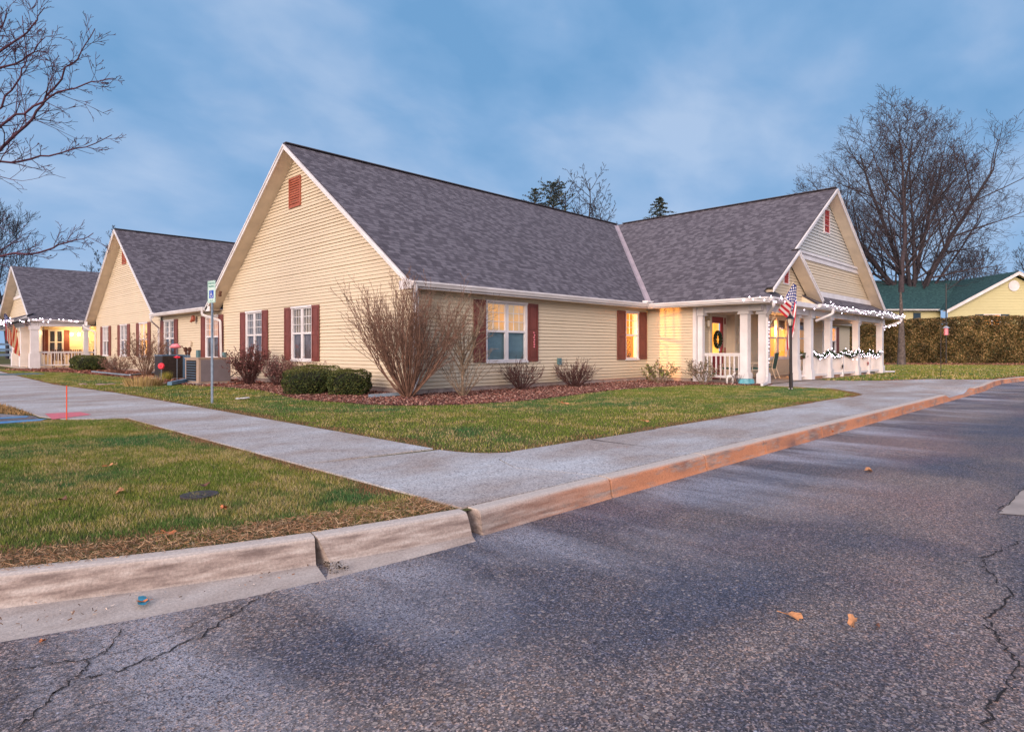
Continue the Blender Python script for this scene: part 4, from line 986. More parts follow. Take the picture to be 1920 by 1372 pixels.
m2 = MB(); roof_slab(m2, (9.02, 32.1, BE), (26, 32.1, BE), (26, BR, BRZ), (9.02, BR, BRZ)); roof_slab(m2, (26, 45.46, BE), (9.02, 45.46, BE), (9.02, BR, BRZ+.001), (26, BR, BRZ+.001)); m2.build('roof', M['roof'], mid)
m3 = MB(); m3.bar((9.02, BR, BRZ+.012), (26, BR, BRZ+.012), .26, .03); m3.build('ridge_cap', simple('ridge_cap_grey', (.07, .062, .072), .9), mid)
rake(mid, (9.02, 32.1, BE), (9.02, BR, BRZ), (-1,0,0), .48); rake(mid, (9.02, 45.46, BE), (9.02, BR, BRZ), (-1,0,0), .48)
louver(mid, fW, 38.45, 39.15, 5.75, 6.62, 'vent', 'vent')
fm = MB(); fm.box((XW+.01, 32.42, -.1), (9.9, 45.4, .119)); fm.box((XW+.2, 32.5, .12), (XW+.24, 45.0, 2.7)); build_each(fm, 'foundation', M['fnd'], mid)
downspout(mid, [(8.9, 45.3, 2.66), (8.9, 45.3, 2.5), (9.42, 44.9, 2.2), (9.42, 44.9, .1)])
mx_ = MB(); mx_.box((9.0, 32.07, 2.58), (9.03, 32.6, 2.82)); mx_.box((9.0, 44.9, 2.58), (9.03, 45.49, 2.82)); build_each(mx_, 'fascia', M['white'], mid)
dx = MB(); dx.bar((9.2, 32.4, .06), (7.6, 30.3, .04), .09, .07); dx.bar((7.6, 30.3, .04), (6.9, 33.4, .14), .09, .05); dx.build('downspout_extension', M['galv'], mid)

# ================================================================== FAR BUILDING
far = empty('porch_building', (0,0,0), 'farthest building at the left edge with string lights and a brightly lit railed porch', 'building')
FX, FR, FZ, FE = 6.35, 52.7, 6.68, 2.92; FY = 45.8
ff = MB(); roof_slab(ff, (FX, FY, FE), (22, FY, FE), (22, FR, FZ), (FX, FR, FZ)); roof_slab(ff, (22, 59.6, FE), (FX, 59.6, FE), (FX, FR, FZ+.001), (22, FR, FZ+.001))
roof_slab(ff, (FX-.75, 59.9, 2.86), (FX-.75, 45.5, 2.86), (FX+.25, 46.3, 3.30), (FX+.25, 59.2, 3.30))
ff.build('roof', M['roof'], far)
rake(far, (FX, FY, FE), (FX, FR, FZ), (-1,0,0), .55, .2); rake(far, (FX, 59.6, FE), (FX, FR, FZ), (-1,0,0), .55, .2)
fF = frame((FX+.55, 0, 0), (0, 1, 0), (-1, 0, 0)); fs_ = (FZ-FE)/(FR-FY)
siding('gable_wall', fF, 3.3, 4.6, lambda z: FR-(FZ-.1-z)/fs_, lambda z: FR+(FZ-.1-z)/fs_, [], far)
siding('gable_shingles', fF, 4.8, 6.5, lambda z: FR-(FZ-.1-z)/fs_, lambda z: FR+(FZ-.1-z)/fs_, [], far, mat=M['scallop'])
t_ = MB(); 
for z0, z1 in ((4.601,4.799),(3.05,3.299)): t_.fbox(fF, FR-(FZ-.1-z1)/fs_, FR+(FZ-.1-z1)/fs_, z0, z1, 0, .06)
t_.build('gable_trim', M['white'], far)
t_ = MB(); t_.box((FX+.1, 46.0, 2.52), (FX+.45, 59.4, 2.86)); t_.box((FX+.46, 46.02, 2.52), (9.4, 46.3, 2.86)); t_.box((FX+.1, 45.9, 2.861), (9.45, 46.35, 2.89)); t_.build('porch_beam', M['white'], far)
gutter(far, (FX-.05, FY-.002, FE-.005), (8.98, FY-.002, FE-.005), (0,-1,0)); gutter(far, (FX-.755, 45.5, 2.855), (FX-.755, 59.8, 2.855), (-1,0,0))
for x, y in ((FX+.28, 46.18), (FX+.28, 49.7), (FX+.28, 53.0), (9.2, 46.18)):
    p = MB(); s = .2 if x < 9 else .12
    p.box((x-s, y-s, 0), (x+s, y+s, 2.52)); p.box((x-s-.05, y-s-.05, 0.001), (x+s+.05, y+s+.05, .9)); p.box((x-s-.05, y-s-.05, 2.3), (x+s+.05, y+s+.05, 2.519)); p.build('porch_post', M['white'], far)
# recessed porch walls
fB = frame((0, 49.3, 0), (1,0,0), (0,-1,0)); siding('wall', fB, .05, 2.6, lambda z: FX+1.2, lambda z: 12.5, [(7.85,8.55,.85,2.35)], far)
fA = frame((9.6, 0, 0), (0,1,0), (-1,0,0))
win(far, fB, 7.85, 8.55, .85, 2.35, twin=True, back='curt_dark', shut=.3, grid=False)
t_ = MB(); t_.box((7.6, 49.46, .1), (12.4, 49.5, 2.6)); t_.build('inner_wall', M['curt_dark'], far)
siding('wall', frame((FX+1.25, 0, 0), (0,1,0), (-1,0,0)), .05, 2.6, lambda z: 49.2, lambda z: 59.2, [], far)
t_ = MB(); t_.box((10.3, 49.1, .1), (11.3, 49.27, 2.45)); t_.build('door', M['cream'], far)
t_ = MB(); t_.box((FX+.1, 46.1, 2.60), (12.5, 59.2, 2.63)); t_.build('porch_ceiling', M['cream'], far)
t_ = MB(); t_.box((FX-.1, 45.95, -.1), (12.4, 59.4, .05)); t_.build('porch_base', M['porchfloor'], far)
t_ = MB(); t_.box((12.45, 45.5, .0), (12.5, 49.2, 2.6)); t_.build('inner_wall', M['siding'], far)
railing(far, (FX+.5, 46.15), (9.05, 46.15), 13, .2, 1.0); railing(far, (9.3, 46.15), (12.3, 46.15), 12, .2, 1.0)
for i, (x, y) in enumerate(((8.93, 48.7), (9.32, 48.7), (9.74, 48.7))):
    t_ = MB(); t_.ellipsoid((x, y, 2.12), (.07,.07,.09), 10, 8); o = t_.build('porch_lamp', M['hot'], far)
    lamp('porch_light', (x, y-.25, 2.1), 26, (1, .55, .2), .08).parent = far
lamp('entry_light', (FX+.95, 51.2, 2.3), 24, (1, .66, .34), .1).parent = far

# ================================================================== neighbour house (right)
nb = empty('neighbour_house', (0,0,0), 'pale yellow house with green shingle roof seen over the hedge at the right', 'house')
DN = 60.
nv = -FW; nu = RT
O = D(1900, 656, DN); fN = frame((O[0], O[1], 0), nu, nv)
pxm = DN/F
def zz(y): return CZ+(656-y)*pxm
def uu(x): return (x-1900)*pxm
ea, eb_, eu = zz(512), zz(579), uu(1768); sl_ = (ea-eb_)/(0-eu)
siding('wall', fN, .1, ea-.3, lambda z: min(0, max(eu+.45, -(ea-.25-z)/sl_)), lambda z: max(0, min(-eu-.45, (ea-.25-z)/sl_)), [(uu(1845), uu(1875), zz(640), zz(590))], nb, mat=M['siding2'], ch=.15)
fN2 = frame(tuple(np.array([O[0], O[1], 0])-nv*1.2), nu, nv)
siding('wall', fN2, .1, eb_-.1, lambda z: uu(1600), lambda z: eu+.6, [], nb, mat=M['siding2'], ch=.15)
nr = MB()
P_ = lambda u, z, n: np.array(fN(u, z, n))
roof_slab(nr, P_(eu-.1, eb_-.1, -14), P_(eu-.1, eb_-.1, .7), P_(0, ea+.12, .7), P_(0, ea+.12, -14)); roof_slab(nr, P_(-eu+.1, eb_-.1, .7), P_(-eu+.1, eb_-.1, -14), P_(0, ea+.12, -14), P_(0, ea+.12, .7))
rzl = zz(531)*1.12
roof_slab(nr, P_(uu(1560), eb_, -.6), P_(eu+.3, eb_, -.6), P_(eu+6.5, rzl+.15, -7), P_(uu(1560), rzl+.1, -7))
nr.build('roof', M['greenroof'], nb)
rake(nb, P_(eu-.1, eb_-.1, .7), P_(0, ea+.12, .7), nv, .7, .35); rake(nb, P_(-eu+.1, eb_-.1, .7), P_(0, ea+.12, .7), nv, .7, .35)
gutter(nb, P_(uu(1560), eb_, -.6), P_(eu+.1, eb_, -.6), nv)
gv = MB(); c_ = fN(0, zz(536), .03); gv.tube([fN(0, zz(536), .02), fN(0, zz(536), .1)], .52, 16); gv.build('gable_vent', M['white'], nb)
win(nb, fN, uu(1845), uu(1875), zz(640), zz(590), back='lit_orange', shut=.8, shutmat='blueshut', grid=False)
sb = MB(); sb.fbox(fN2, uu(1727), uu(1741), zz(625), zz(585), .03, .07); sb.build('shutter', M['blueshut'], nb)

# white rail fence far left
fe = empty('rail_fence', (0,0,0), 'white three rail fence beyond the far porch at the left edge', 'fence')
A_ = D(-60, 656, 70); B_ = D(20, 656, 78)
for i in range(3):
    t_ = MB(); t_.bar((A_[0], A_[1], .5+i*.65), (B_[0], B_[1], .5+i*.65), .06, .26); t_.build('rail', M['white'], fe)
for i in range(4):
    c = A_*(1-i/3)+B_*(i/3); t_ = MB(); t_.box((c[0]-.1, c[1]-.1, 0), (c[0]+.1, c[1]+.1, 2.05)); t_.build('fence_post', M['white'], fe)

# ================================================================== PLANTS
def grow(rng, p, d, length, r, level, maxlev, out, kids=(5, 6), ratio=(.45, .7), ang=(28, 55), up=.06, jit=.10, rr=.55, start=.25, nseg=None, rmin=.004):
    p = Vector(p); d = Vector(d).normalized(); n = nseg or max(3, min(9, int(length/ .5)+2)); pts = [p.copy()]; rad = [r]
    L_ = length/n; nodes = []
    for i in range(n):
        d = (d + Vector((rng.gauss(0, jit), rng.gauss(0, jit), rng.gauss(0, jit)+up))).normalized(); p = p + d*L_
        t = (i+1)/n; rad.append(max(rmin, r*(1-t*(.75 if level < maxlev else .85)))); pts.append(p.copy()); nodes.append((p.copy(), d.copy(), t, rad[-1]))
    out.append((pts, rad, level))
    if level >= maxlev: return
    k = kids[min(level, len(kids)-1)]
    ks = int(k*(.8+.4*rng.random())+.5); az = rng.random()*6.28
    for j in range(ks):
        t = start+(1-start)*(j+rng.random()*.8)/ks; idx = min(n-1, int(t*n)); q, qd, qt, qr = nodes[idx]
        if idx > 0: q = q.lerp(nodes[idx-1][0], rng.random())
        az += 2.4+rng.gauss(0, .4); a = R(rng.uniform(*ang))
        o1 = qd.orthogonal().normalized(); o2 = qd.cross(o1); nd = qd*math.cos(a)+(o1*math.cos(az)+o2*math.sin(az))*math.sin(a)
        ln = length*rng.uniform(*ratio)*(1.15-.55*t)
        grow(rng, q, nd, ln, max(rmin, min(qr*.85, r*rr*(1.1-.5*t))), level+1, maxlev, out, kids, ratio, ang, up, jit, rr, .2, None, rmin)
def wood(name, segs, mat, parent, maxl=99, minl=0):
    mb = MB()
    for pts, rad, lv in segs:
        if minl <= lv <= maxl: mb.tube(pts, rad, 8 if lv == 0 else (5 if lv == 1 else 3), cap=False)
    return mb.build(name, mat, parent, smooth=True)
def bare_tree(label, base, H, r, seed, mat='barkdark', group=None, trunkmat=None, name='bare_tree', maxlev=4, kids=(13,7,6,5), lean=(0,0,1), ratio=(.42,.62), ang=(25,50), up=.10, start=.28, jit=.06, rr=.5, limbs=None, rmin=.01, bend=None):
    rng = random.Random(seed); t = empty(name, base, label, 'tree', group); segs = []
    if limbs:
        for (off, d, ln, rad) in limbs: grow(rng, off, d, ln, rad, 1, maxlev, segs, kids, ratio, ang, up, jit, rr, start, None, rmin)
        tr_ = []; 
        grow(rng, (0,0,0), lean, H*.35, r, 0, 0, tr_, jit=.03); segs += tr_
    else: grow(rng, (0,0,0), lean, H, r, 0, maxlev, segs, kids, ratio, ang, up, jit, rr, start, 10, rmin)
    wood('trunk', segs, M[trunkmat or mat], t, 0, 0); wood('crown', segs, M[mat], t, 99, 1); return t
def leafquads(P, size, rs, cols, nz=1.0):
    n = len(P); a = rs.randn(n,3); a[:,2] *= nz; a /= np.linalg.norm(a, axis=1)[:,None]; b = np.cross(a, rs.randn(n,3)); b /= np.linalg.norm(b, axis=1)[:,None]
    s = size*(.6+.8*rs.rand(n,1)); V = np.stack([P-a*s, P+b*s*.55, P+a*s, P-b*s*.55], 1); C = np.array(cols)[rs.randint(0, len(cols), n)]*(.6+.8*rs.rand(n,1))
    return V.reshape(-1,3), np.repeat(C[:,None,:], 4, 1).reshape(-1,3)

# vase shaped bare shrub at the building corner, small bare tree next to it
def vase_shrub(label, base, H, W, nst, seed, mat, name='bare_shrub', r=.016, kids=(5,4,3), lv=2, group=None, spread=.9, jit=.07, up=.05, curve=None, upk=.12):
    rng = random.Random(seed); t = empty(name, base, label, 'shrub', group); segs = []
    for i in range(nst):
        az = rng.random()*6.28; sp = math.sqrt(rng.random())*spread; d = Vector((math.cos(az)*sp*W/H, math.sin(az)*sp*W/H, 1)).normalized()
        off = (math.cos(az)*.12*sp, math.sin(az)*.12*sp, 0); ln = H*(.75+.3*rng.random())*(1.06-.12*sp)
        grow(rng, off, d, ln, r*(.7+.6*rng.random()), 0, lv, segs, kids, (.25,.45), (14,34), upk*.3, jit, .55, .3, 7, .0035)
    wood('stems', segs, M[mat], t); return t, segs
b_ = G(752, 741, 0)
vase_shrub('large bare vase shaped shrub with tan stems in front of the building corner', (8.85, 12.15, -.02), 2.55, 3.9, 84, 5, 'stem', r=.015, kids=(7,4), lv=2, spread=.72, jit=.07, upk=.34)
b_ = G(866, 744, 0)
rng = random.Random(9); t = empty('small_bare_tree', (9.95, 11.45, -.02), 'small bare multi stemmed tree with pale trunk in front of the wide front window', 'tree'); segs = []
grow(rng, (0,0,0), (.04,.02,1), 1.05, .045, 0, 0, segs, jit=.03)
for i in range(15):
    az = i*2.4; grow(rng, (0,0,.5+.04*i), (math.cos(az)*.62, math.sin(az)*.62, 1), 1.72-.03*i, .019, 1, 3, segs, (6,7,4), (.35,.55), (25,55), .04, .1, .5, .15, 6, .003)
for i in range(20):
    az = i*1.9+.4; grow(rng, (math.cos(az)*.05,math.sin(az)*.05,0), (math.cos(az)*.75, math.sin(az)*.75, 1), 1.1+.5*rng.random(), .010, 1, 3, segs, (5,3), (.3,.45), (25,50), .03, .1, .5, .3, 5, .003)
wood('trunk', segs, M['stempale'], t, 0, 0); wood('crown', segs, M['stempale'], t, 9, 1)
rs = np.random.RandomState(3); P = np.array([list(s[0][-1]) for s in segs if s[2] >= 2])[:260]; V, C = leafquads(P, .012, rs, [(.5,.35,.25),(.35,.2,.12)]); np_mesh('bud', V, 4, M['leafc'], t, C)

def twig_shrub(label, base, H, W, nst, seed, mat='stemdark', leaves=0, lsize=.02, lcols=((.16,.07,.05),), group=None, name='twiggy_shrub', lowfill=0):
    t, segs = vase_shrub(label, base, H, W, nst, seed, mat, name=name, r=.008, kids=(4,3), lv=2, group=group, spread=.85, jit=.09)
    rs = np.random.RandomState(seed)
    pts = [];
    for pts_, rad, lv in segs:
        for p in pts_[2:]: pts.append(list(p))
    pts = np.array(pts)
    if leaves:
        idx = rs.randint(0, len(pts), leaves); P = pts[idx]+rs.randn(leaves,3)*.03; P[:,2] = np.abs(P[:,2]); V, C = leafquads(P, lsize, rs, lcols); np_mesh('foliage', V, 4, M['leafc'], t, C)
    return t
g_ = 'bare russet shrubs along the front wall'
twig_shrub('low russet twiggy shrub under the wide front window', (12.75, 12.15, -.02), .85, 1.25, 55, 21, leaves=120, group=g_)
twig_shrub('low russet twiggy shrub against the blank stretch of front wall', (14.85, 11.95, -.02), .82, 1.35, 75, 22, leaves=260, group=g_)
twig_shrub('sparse green and brown leafy shrub at the inner wall corner', (18.5, 11.2, -.02), .72, 1.2, 22, 23, mat='stempale', leaves=750, lsize=.035, lcols=((.16,.12,.05),(.10,.11,.04),(.30,.20,.12),(.22,.26,.05)), name='leafy_shrub')
twig_shrub('mottled leafy shrub at the foot of the porch corner post', (19.1, 9.95, -.02), .78, .85, 22, 24, mat='stempale', leaves=750, lsize=.032, lcols=((.14,.12,.08),(.07,.08,.04),(.45,.33,.28),(.22,.16,.1)), name='leafy_shrub')
twig_shrub('dense russet brown shrub beside the grey cooling unit', (8.55, 20.4, -.02), 1.12, 1.0, 85, 25, leaves=3000, lsize=.028, lcols=((.14,.05,.045),(.22,.09,.08),(.09,.035,.03)), name='russet_shrub')
twig_shrub('russet shrub under the bird feeder pole', (8.9, 19.1, -.02), .85, .85, 60, 26, leaves=1700, lsize=.026, lcols=((.20,.10,.09),(.28,.15,.13),(.12,.05,.05)), name='russet_shrub')
twig_shrub('pale pinkish twiggy shrub behind the low boxwoods', (9.0, 17.6, -.02), .85, 1.2, 50, 27, mat='stem', leaves=600, lsize=.022, lcols=((.34,.20,.17),(.25,.13,.11)), name='pale_shrub')
twig_shrub('tall tan twiggy shrub before the glowing window of the middle building', (8.2, 30.2, -.02), 1.75, 1.8, 70, 28, mat='stem', leaves=1500, lsize=.03, lcols=((.26,.15,.09),(.18,.09,.06)), name='tan_shrub')
twig_shrub('low dry shrub left of the tall tan shrub', (7.9, 33.5, -.02), .9, 1.6, 45, 29, mat='stem', leaves=900, lsize=.03, lcols=((.30,.17,.12),(.22,.12,.09)), name='tan_shrub')
# dry ornamental grass tuft on the lawn by the dark unit
def tuft(label, base, H, W, n, seed, cols, name='dry_grass_tuft'):
    rs = np.random.RandomState(seed); a = rs.rand(n)*6.28; r = np.sqrt(rs.rand(n))*W/2; lean = rs.rand(n)*.5
    B = np.stack([np.cos(a)*r*.7, np.sin(a)*r*.7, np.zeros(n)], 1); T = B+np.stack([np.cos(a)*lean*H, np.sin(a)*lean*H, H*(.5+.6*rs.rand(n))], 1); b = np.stack([-np.sin(a), np.cos(a), a*0], 1)*.008
    V = np.stack([B-b, B+b, T], 1).reshape(-1,3); C = np.repeat((np.array(cols)[rs.randint(0,len(cols),n)]*(.6+.8*rs.rand(n,1)))[:,None,:], 3, 1).reshape(-1,3)
    t = empty(name, base, label, 'grass'); np_mesh('blades', V, 3, M['grass'], t, C)
q = G(270, 722, 0); tuft('clump of dry yellow grass before the tall tan shrub', (q[0], q[1], -.03), .35, 1.6, 900, 31, [(.42,.30,.12),(.3,.22,.08),(.5,.36,.2)])
q = G(312, 712, 0); tuft('small green yellow grass clump at the foot of the dark cooling unit', (q[0], q[1], -.03), .36, .5, 260, 32, [(.35,.30,.06),(.2,.22,.05)])

def box_shrub(label, c, sx, sy, sz, seed, n, group=None, lsize=.018, name='boxwood_shrub', rz=0., cols=((.035,.06,.018),(.06,.085,.02),(.11,.12,.03),(.02,.035,.012))):
    rs = np.random.RandomState(seed); u = rs.randn(n,3); u /= np.linalg.norm(u, axis=1)[:,None]
    p = 4.; k = (np.abs(u)**p).sum(1)**(-1/p); P = u*k[:,None]
    rr = 1-np.abs(rs.randn(n))*.06; lump = 1+.05*np.sin(P[:,0]*5+seed)*np.cos(P[:,1]*4.3)+.04*np.sin(P[:,1]*9+P[:,2]*7)
    P = P*rr[:,None]*lump[:,None]*np.array([sx/2, sy/2, sz/2]); P[:,2] += sz/2; 
    keep = P[:,2] > 0; P = P[keep]
    V, C = leafquads(P, lsize, rs, cols)
    yel = np.clip((np.repeat(P[:,2], 4)/sz-.8)*4, 0, 1)[:,None]*.6; C = C*(1-yel)+np.array([.16,.15,.04])*yel
    t = empty(name, c, label, 'shrub', group, rz); np_mesh('foliage', V, 4, M['leafc'], t, C)
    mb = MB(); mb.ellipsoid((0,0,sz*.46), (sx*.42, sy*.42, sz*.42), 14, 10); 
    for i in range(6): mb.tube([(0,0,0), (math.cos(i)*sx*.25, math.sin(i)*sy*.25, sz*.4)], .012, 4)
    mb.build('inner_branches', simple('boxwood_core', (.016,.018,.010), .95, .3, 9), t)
g_ = 'clipped boxwoods near the corner'
box_shrub('nearer left clipped boxwood shrub, the front one of the pair', (7.74, 14.95, -.02), 1.16, 1.05, .65, 1, 9000, g_, rz=R(45))
box_shrub('clipped boxwood partly behind the large bare shrub', (8.36, 13.93, -.02), 1.02, .98, .64, 2, 9000, g_, rz=R(45))
box_shrub('low long clipped boxwood behind the front pair, close to the wall', (8.75, 16.3, -.02), .85, 2.2, .70, 3, 9000, g_)
box_shrub('low rounded clipped boxwood at the end of the far railed porch', (8.35, 41.2, -.02), 1.5, 2.6, .82, 4, 8000, None, .035)

# large clipped hedge
def hedge():
    c0 = D(1655, 656, 52.); c1 = D(1985, 656, 50.); c0[2] = c1[2] = 0; u = c1-c0; Lh = np.linalg.norm(u); u /= Lh; n = np.array([-u[1], u[0], 0]); 
    if n@FW < 0: n = -n
    H = 3.55; W = 2.2
    t = empty('hedge', tuple(c0), 'tall wide clipped hedge with brown green leaves at the right', 'hedge'); rs = np.random.RandomState(8); N_ = 120000
    a = rs.rand(N_)*(Lh+4)-4; s = rs.rand(N_); front = s < .72
    z = np.where(front, rs.rand(N_)*H, H*(.97+.05*rs.rand(N_))); d = np.where(front, np.abs(rs.randn(N_))*.16, rs.rand(N_)*W)
    hh = .97+.07*vnoise(a, a*0, .55, 3)+.05*vnoise(a, a*0, 2.6, 4); z = z*hh+.04*(a/Lh)*z; d += .45*vnoise(a, z, 1.0, 5)+.2*vnoise(a, z, 3.2, 15)+.05*(z < .25)
    P = u*a[:,None]+n*d[:,None]; P[:,2] += z
    q = vnoise(a, z, 1.5, 6)[:,None]; cols = [(.10,.075,.025),(.17,.11,.04),(.055,.05,.018),(.26,.17,.08),(.035,.04,.015)]
    V, C = leafquads(P, .062, rs, cols); C = C*(.45+1.5*np.repeat(q, 4, 0)); np_mesh('foliage', V, 4, M['leafc'], t, C)
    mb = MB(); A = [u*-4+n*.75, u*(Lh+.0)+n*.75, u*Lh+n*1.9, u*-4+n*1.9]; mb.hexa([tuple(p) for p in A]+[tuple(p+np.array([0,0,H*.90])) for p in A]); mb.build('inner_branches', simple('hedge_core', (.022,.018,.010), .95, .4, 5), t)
hedge()
q = D(1790, 684, 47); mbb = chips('mulch_chips', [tuple(D(x, 656, d)[:2]) for x, d in ((1655,47.5),(1945,45.5),(1945,50),(1655,51.6))], 40, .09, 9, [(.24,.10,.07),(.16,.07,.05),(.32,.18,.12)]); tag(mbb, kind='stuff')

# trees
q = G(1690, 684, 0)
rng = random.Random(5); t = empty('bare_tree', (q[0], q[1], 0), 'tall bare tree with pale straight trunk standing before the hedge', 'tree'); segs = []
grow(rng, (0,0,-.05), (.0,.0,1), 6.0, .30, 0, 0, segs, jit=.012, up=.3)
wood('trunk', segs, M['bark'], t, 0, 0)
segs = []; grow(rng, (0,0,5.4), (RT[0]*.02, RT[1]*.02, 1), 11.8, .20, 1, 5, segs, (0,16,7,5,5), (.44,.66), (32,58), .05, .05, .42, .02, 10, .012)
wood('crown', segs, M['barkdark'], t, 99, 0)
pb = D(1708, 656, 66.); pb[2] = 0
def rd(a, b, c): v = RT*a+FW*b+np.array([0,0,c]); return tuple(v)
limbs = [((0,0,5.0), rd(-.52,.1,1), 15.5, .34), ((0,0,4.5), rd(.50,-.1,1), 17.5, .38), ((0,0,6), rd(-.12,.2,1), 17, .30), ((0,0,6), rd(.22,.2,1), 16, .28), ((0,0,4.8), rd(-.95,0,.9), 13, .20), ((0,0,4.6), rd(.80,0,.9), 14.5, .18), ((0,0,7), rd(-.32,-.3,1), 15.5, .24), ((0,0,6.5), rd(.62,.4,1), 15.5, .18), ((0,0,6), rd(-.75,.3,1), 14.5, .18), ((0,0,6), rd(.0,-.3,1), 15.5, .2)]
bare_tree('broad bare tree with many rising limbs behind the green roof', (pb[0], pb[1], 0), 20, .6, 12, 'barkmid', maxlev=5, kids=(0,13,7,5,3), limbs=limbs, ratio=(.38,.58), ang=(28,54), up=.025, start=.12, jit=.06, rr=.38, rmin=.011)
gt = 'distant bare trees on the skyline'
for (x, ytop, d, sd, w, lab) in ((1830, 470, 95, 31, .8, 'distant bare tree above the gable shoulder of the neighbour house'), (1790, 485, 100, 32, .8, 'distant bare tree right behind the green roof ridge'), (1915, 462, 100, 33, .8, 'distant bare tree at the right edge above the yellow gable'),
    (265, 440, 95, 35, .7, 'distant bare tree barely rising over the middle roof ridge'), (200, 475, 90, 36, .7, 'distant bare tree between the two left gables'),
    (14, 440, 80, 37, .95, 'bare bushy tree behind the farthest gable at the left'), (-40, 450, 74, 38, .95, 'bare tree at the left edge behind the far porch')):
    b = D(x, 656, d); H = CZ+(656-ytop)*d/F
    bare_tree(lab, (b[0], b[1], 0), H*(.95 if x > 1000 or x < 50 else .84), .22, sd, 'barkfar', gt, maxlev=4, kids=(12,7,6,4), ratio=(.38*w/.8,.55*w/.8), start=.3, rmin=.02, up=.12)
for (x, ytop, sd, r_, lab) in ((1090, 318, 41, .2, 'tallest bare treetop over the main ridge'), (1052, 330, 42, .2, 'bare treetop beside the dark evergreen over the ridge'), (1118, 362, 43, .14, 'small right bare treetop over the main ridge')):
    b = D(x, 656, 70); H = CZ+(656-ytop)*70/F
    bare_tree(lab, (b[0], b[1], 0), H*.92, r_, sd, 'barkfar', 'bare treetops over the ridge', maxlev=3, kids=(22,7,6), ratio=(.20,.32), start=.55, rmin=.018, up=.05, ang=(34,58), rr=.35)
def evergreen(label, x, ytop, d, wpx, seed, n=5000, z0=6., irregular=.0, bare=.0, group=None, ls=.16):
    b = D(x, 656, d); H = CZ+(656-ytop)*d/F; W = wpx*d/F; rs = np.random.RandomState(seed); t = empty('evergreen_tree', (b[0], b[1], 0), label, 'tree', group)
    mb = MB(); mb.tube([(0,0,0),(0,0,H*.5),(0,0,H)], [.25,.15,.02], 6); P = []; 
    nb_ = 90
    for i in range(nb_):
        z = z0+(H-z0)*(i/nb_)**.85; az = i*2.4; r = W/2*(1-(z-z0)/(H-z0))**(.75)*(.6+.55*rs.rand())+.1
        if irregular: r = W/2*(.2+.95*rs.rand())*np.clip((H-z)/1.0+.2, .15, 1)
        e = np.array([math.cos(az)*r, math.sin(az)*r, z+(r*.25 if irregular else -r*.15)]); mb.tube([(0,0,z), tuple(e)], [.03,.01], 3, cap=False)
        k = int(n/nb_); tt = rs.rand(k)**.7; Q = np.array([0,0,z])*(1-tt[:,None])+e*tt[:,None]+rs.randn(k,3)*np.array([.16,.16,.09])*(.3+r*.15); P.append(Q)
    P = np.concatenate(P); V, C = leafquads(P, ls, rs, [(.025,.04,.03),(.04,.06,.04),(.015,.025,.022),(.07,.07,.05)]); np_mesh('crown', V, 4, M['leafc'], t, C); mb.build('trunk', M['barkfar'], t)
evergreen('dark evergreen clump rising over the middle of the main ridge', 1038, 343, 66, 84, 51, 2600, 14., 1, ls=.10)
evergreen('small leafy evergreen tip left of the dark evergreen over the ridge', 1003, 354, 64, 50, 52, 1100, 13., 1, ls=.10)
evergreen('small pointed spruce tip over the wing ridge', 1237, 369, 66, 140, 53, 4200, 11., 0, ls=.09)

# near tree at the left whose bare limbs reach into view
q = D(-250, 656, 12.2); tb = np.array([q[0], q[1], -.03])
t = empty('bare_tree', tuple(tb), 'bare tree standing off the left edge whose wine coloured limbs reach into the sky', 'tree'); rng = random.Random(77); segs = []
TR = [(0,0,0),(.05,.03,1.5),(.1,0,3.0),(.05,.1,5.0),(.15,.05,7.5),(.2,.1,9.5)]
trunk = [(TR, [.17,.15,.13,.10,.06,.03], 0)]
def limb(px_, r0, seed, kids=(0,9,5,3), dd=0.):
    r0 *= .68
    """limb through the given directions; its twigs grow from it"""
    rng = random.Random(seed); P = [Vector(D(x, y, 12.2+dd*i))-Vector(tb) for i, (x, y) in enumerate(px_)]; n = len(P)
    Q = []
    for i in range(n-1):
        for k in range(3): Q.append(P[i].lerp(P[i+1], k/3)+Vector((rng.gauss(0,.02), rng.gauss(0,.02), rng.gauss(0,.02))))
    Q.append(P[-1]); m = len(Q); rad = [r0*(1-.9*i/(m-1))+.004 for i in range(m)]; segs.append((Q, rad, 1))
    az = 0
    for i in range(2, m-1):
        for rep in range(1+(i%3==0)):
            d = (Q[i+1]-Q[i-1]).normalized(); az = rng.random()*6.28; a = R(rng.uniform(25, 60)); o1 = d.orthogonal().normalized(); o2 = d.cross(o1)
            nd = d*math.cos(a)+(o1*math.cos(az)+o2*math.sin(az))*math.sin(a); ln = (.3+.85*rng.random())*(1.15-.7*i/m)
            grow(rng, Q[i], nd, ln, max(.005, rad[i]*.5), 2, 4, segs, (0,0,4,2), (.35,.6), (22,50), .05, .10, .5, .25, 5, .0045)
limb([(-250,480),(-120,400),(-20,300),(20,262),(60,222),(90,180),(125,128),(155,100),(178,54)], .055, 1, dd=.06)
limb([(-250,420),(-120,330),(-40,270),(30,215),(80,190),(130,165),(175,155),(212,147)], .045, 2, dd=-.05)
limb([(-250,380),(-100,250),(-30,150),(0,95),(40,70),(70,40),(84,14)], .05, 3, dd=.04)
limb([(-250,440),(-100,340),(0,302),(60,299),(110,290),(160,275),(210,253)], .04, 4, dd=.05)
limb([(-250,560),(-120,510),(-20,480),(50,478),(100,462),(140,452),(175,437)], .045, 5, dd=-.04)
limb([(-250,440),(-140,300),(-60,190),(-10,130),(30,120),(60,98),(85,70)], .05, 7, dd=-.05)
limb([(-250,330),(-120,200),(-60,110),(-20,70),(5,45),(12,22)], .05, 9, dd=.03)
limb([(-250,470),(-110,390),(-30,240),(10,180),(40,140),(50,110),(42,30)], .04, 10, dd=.05)
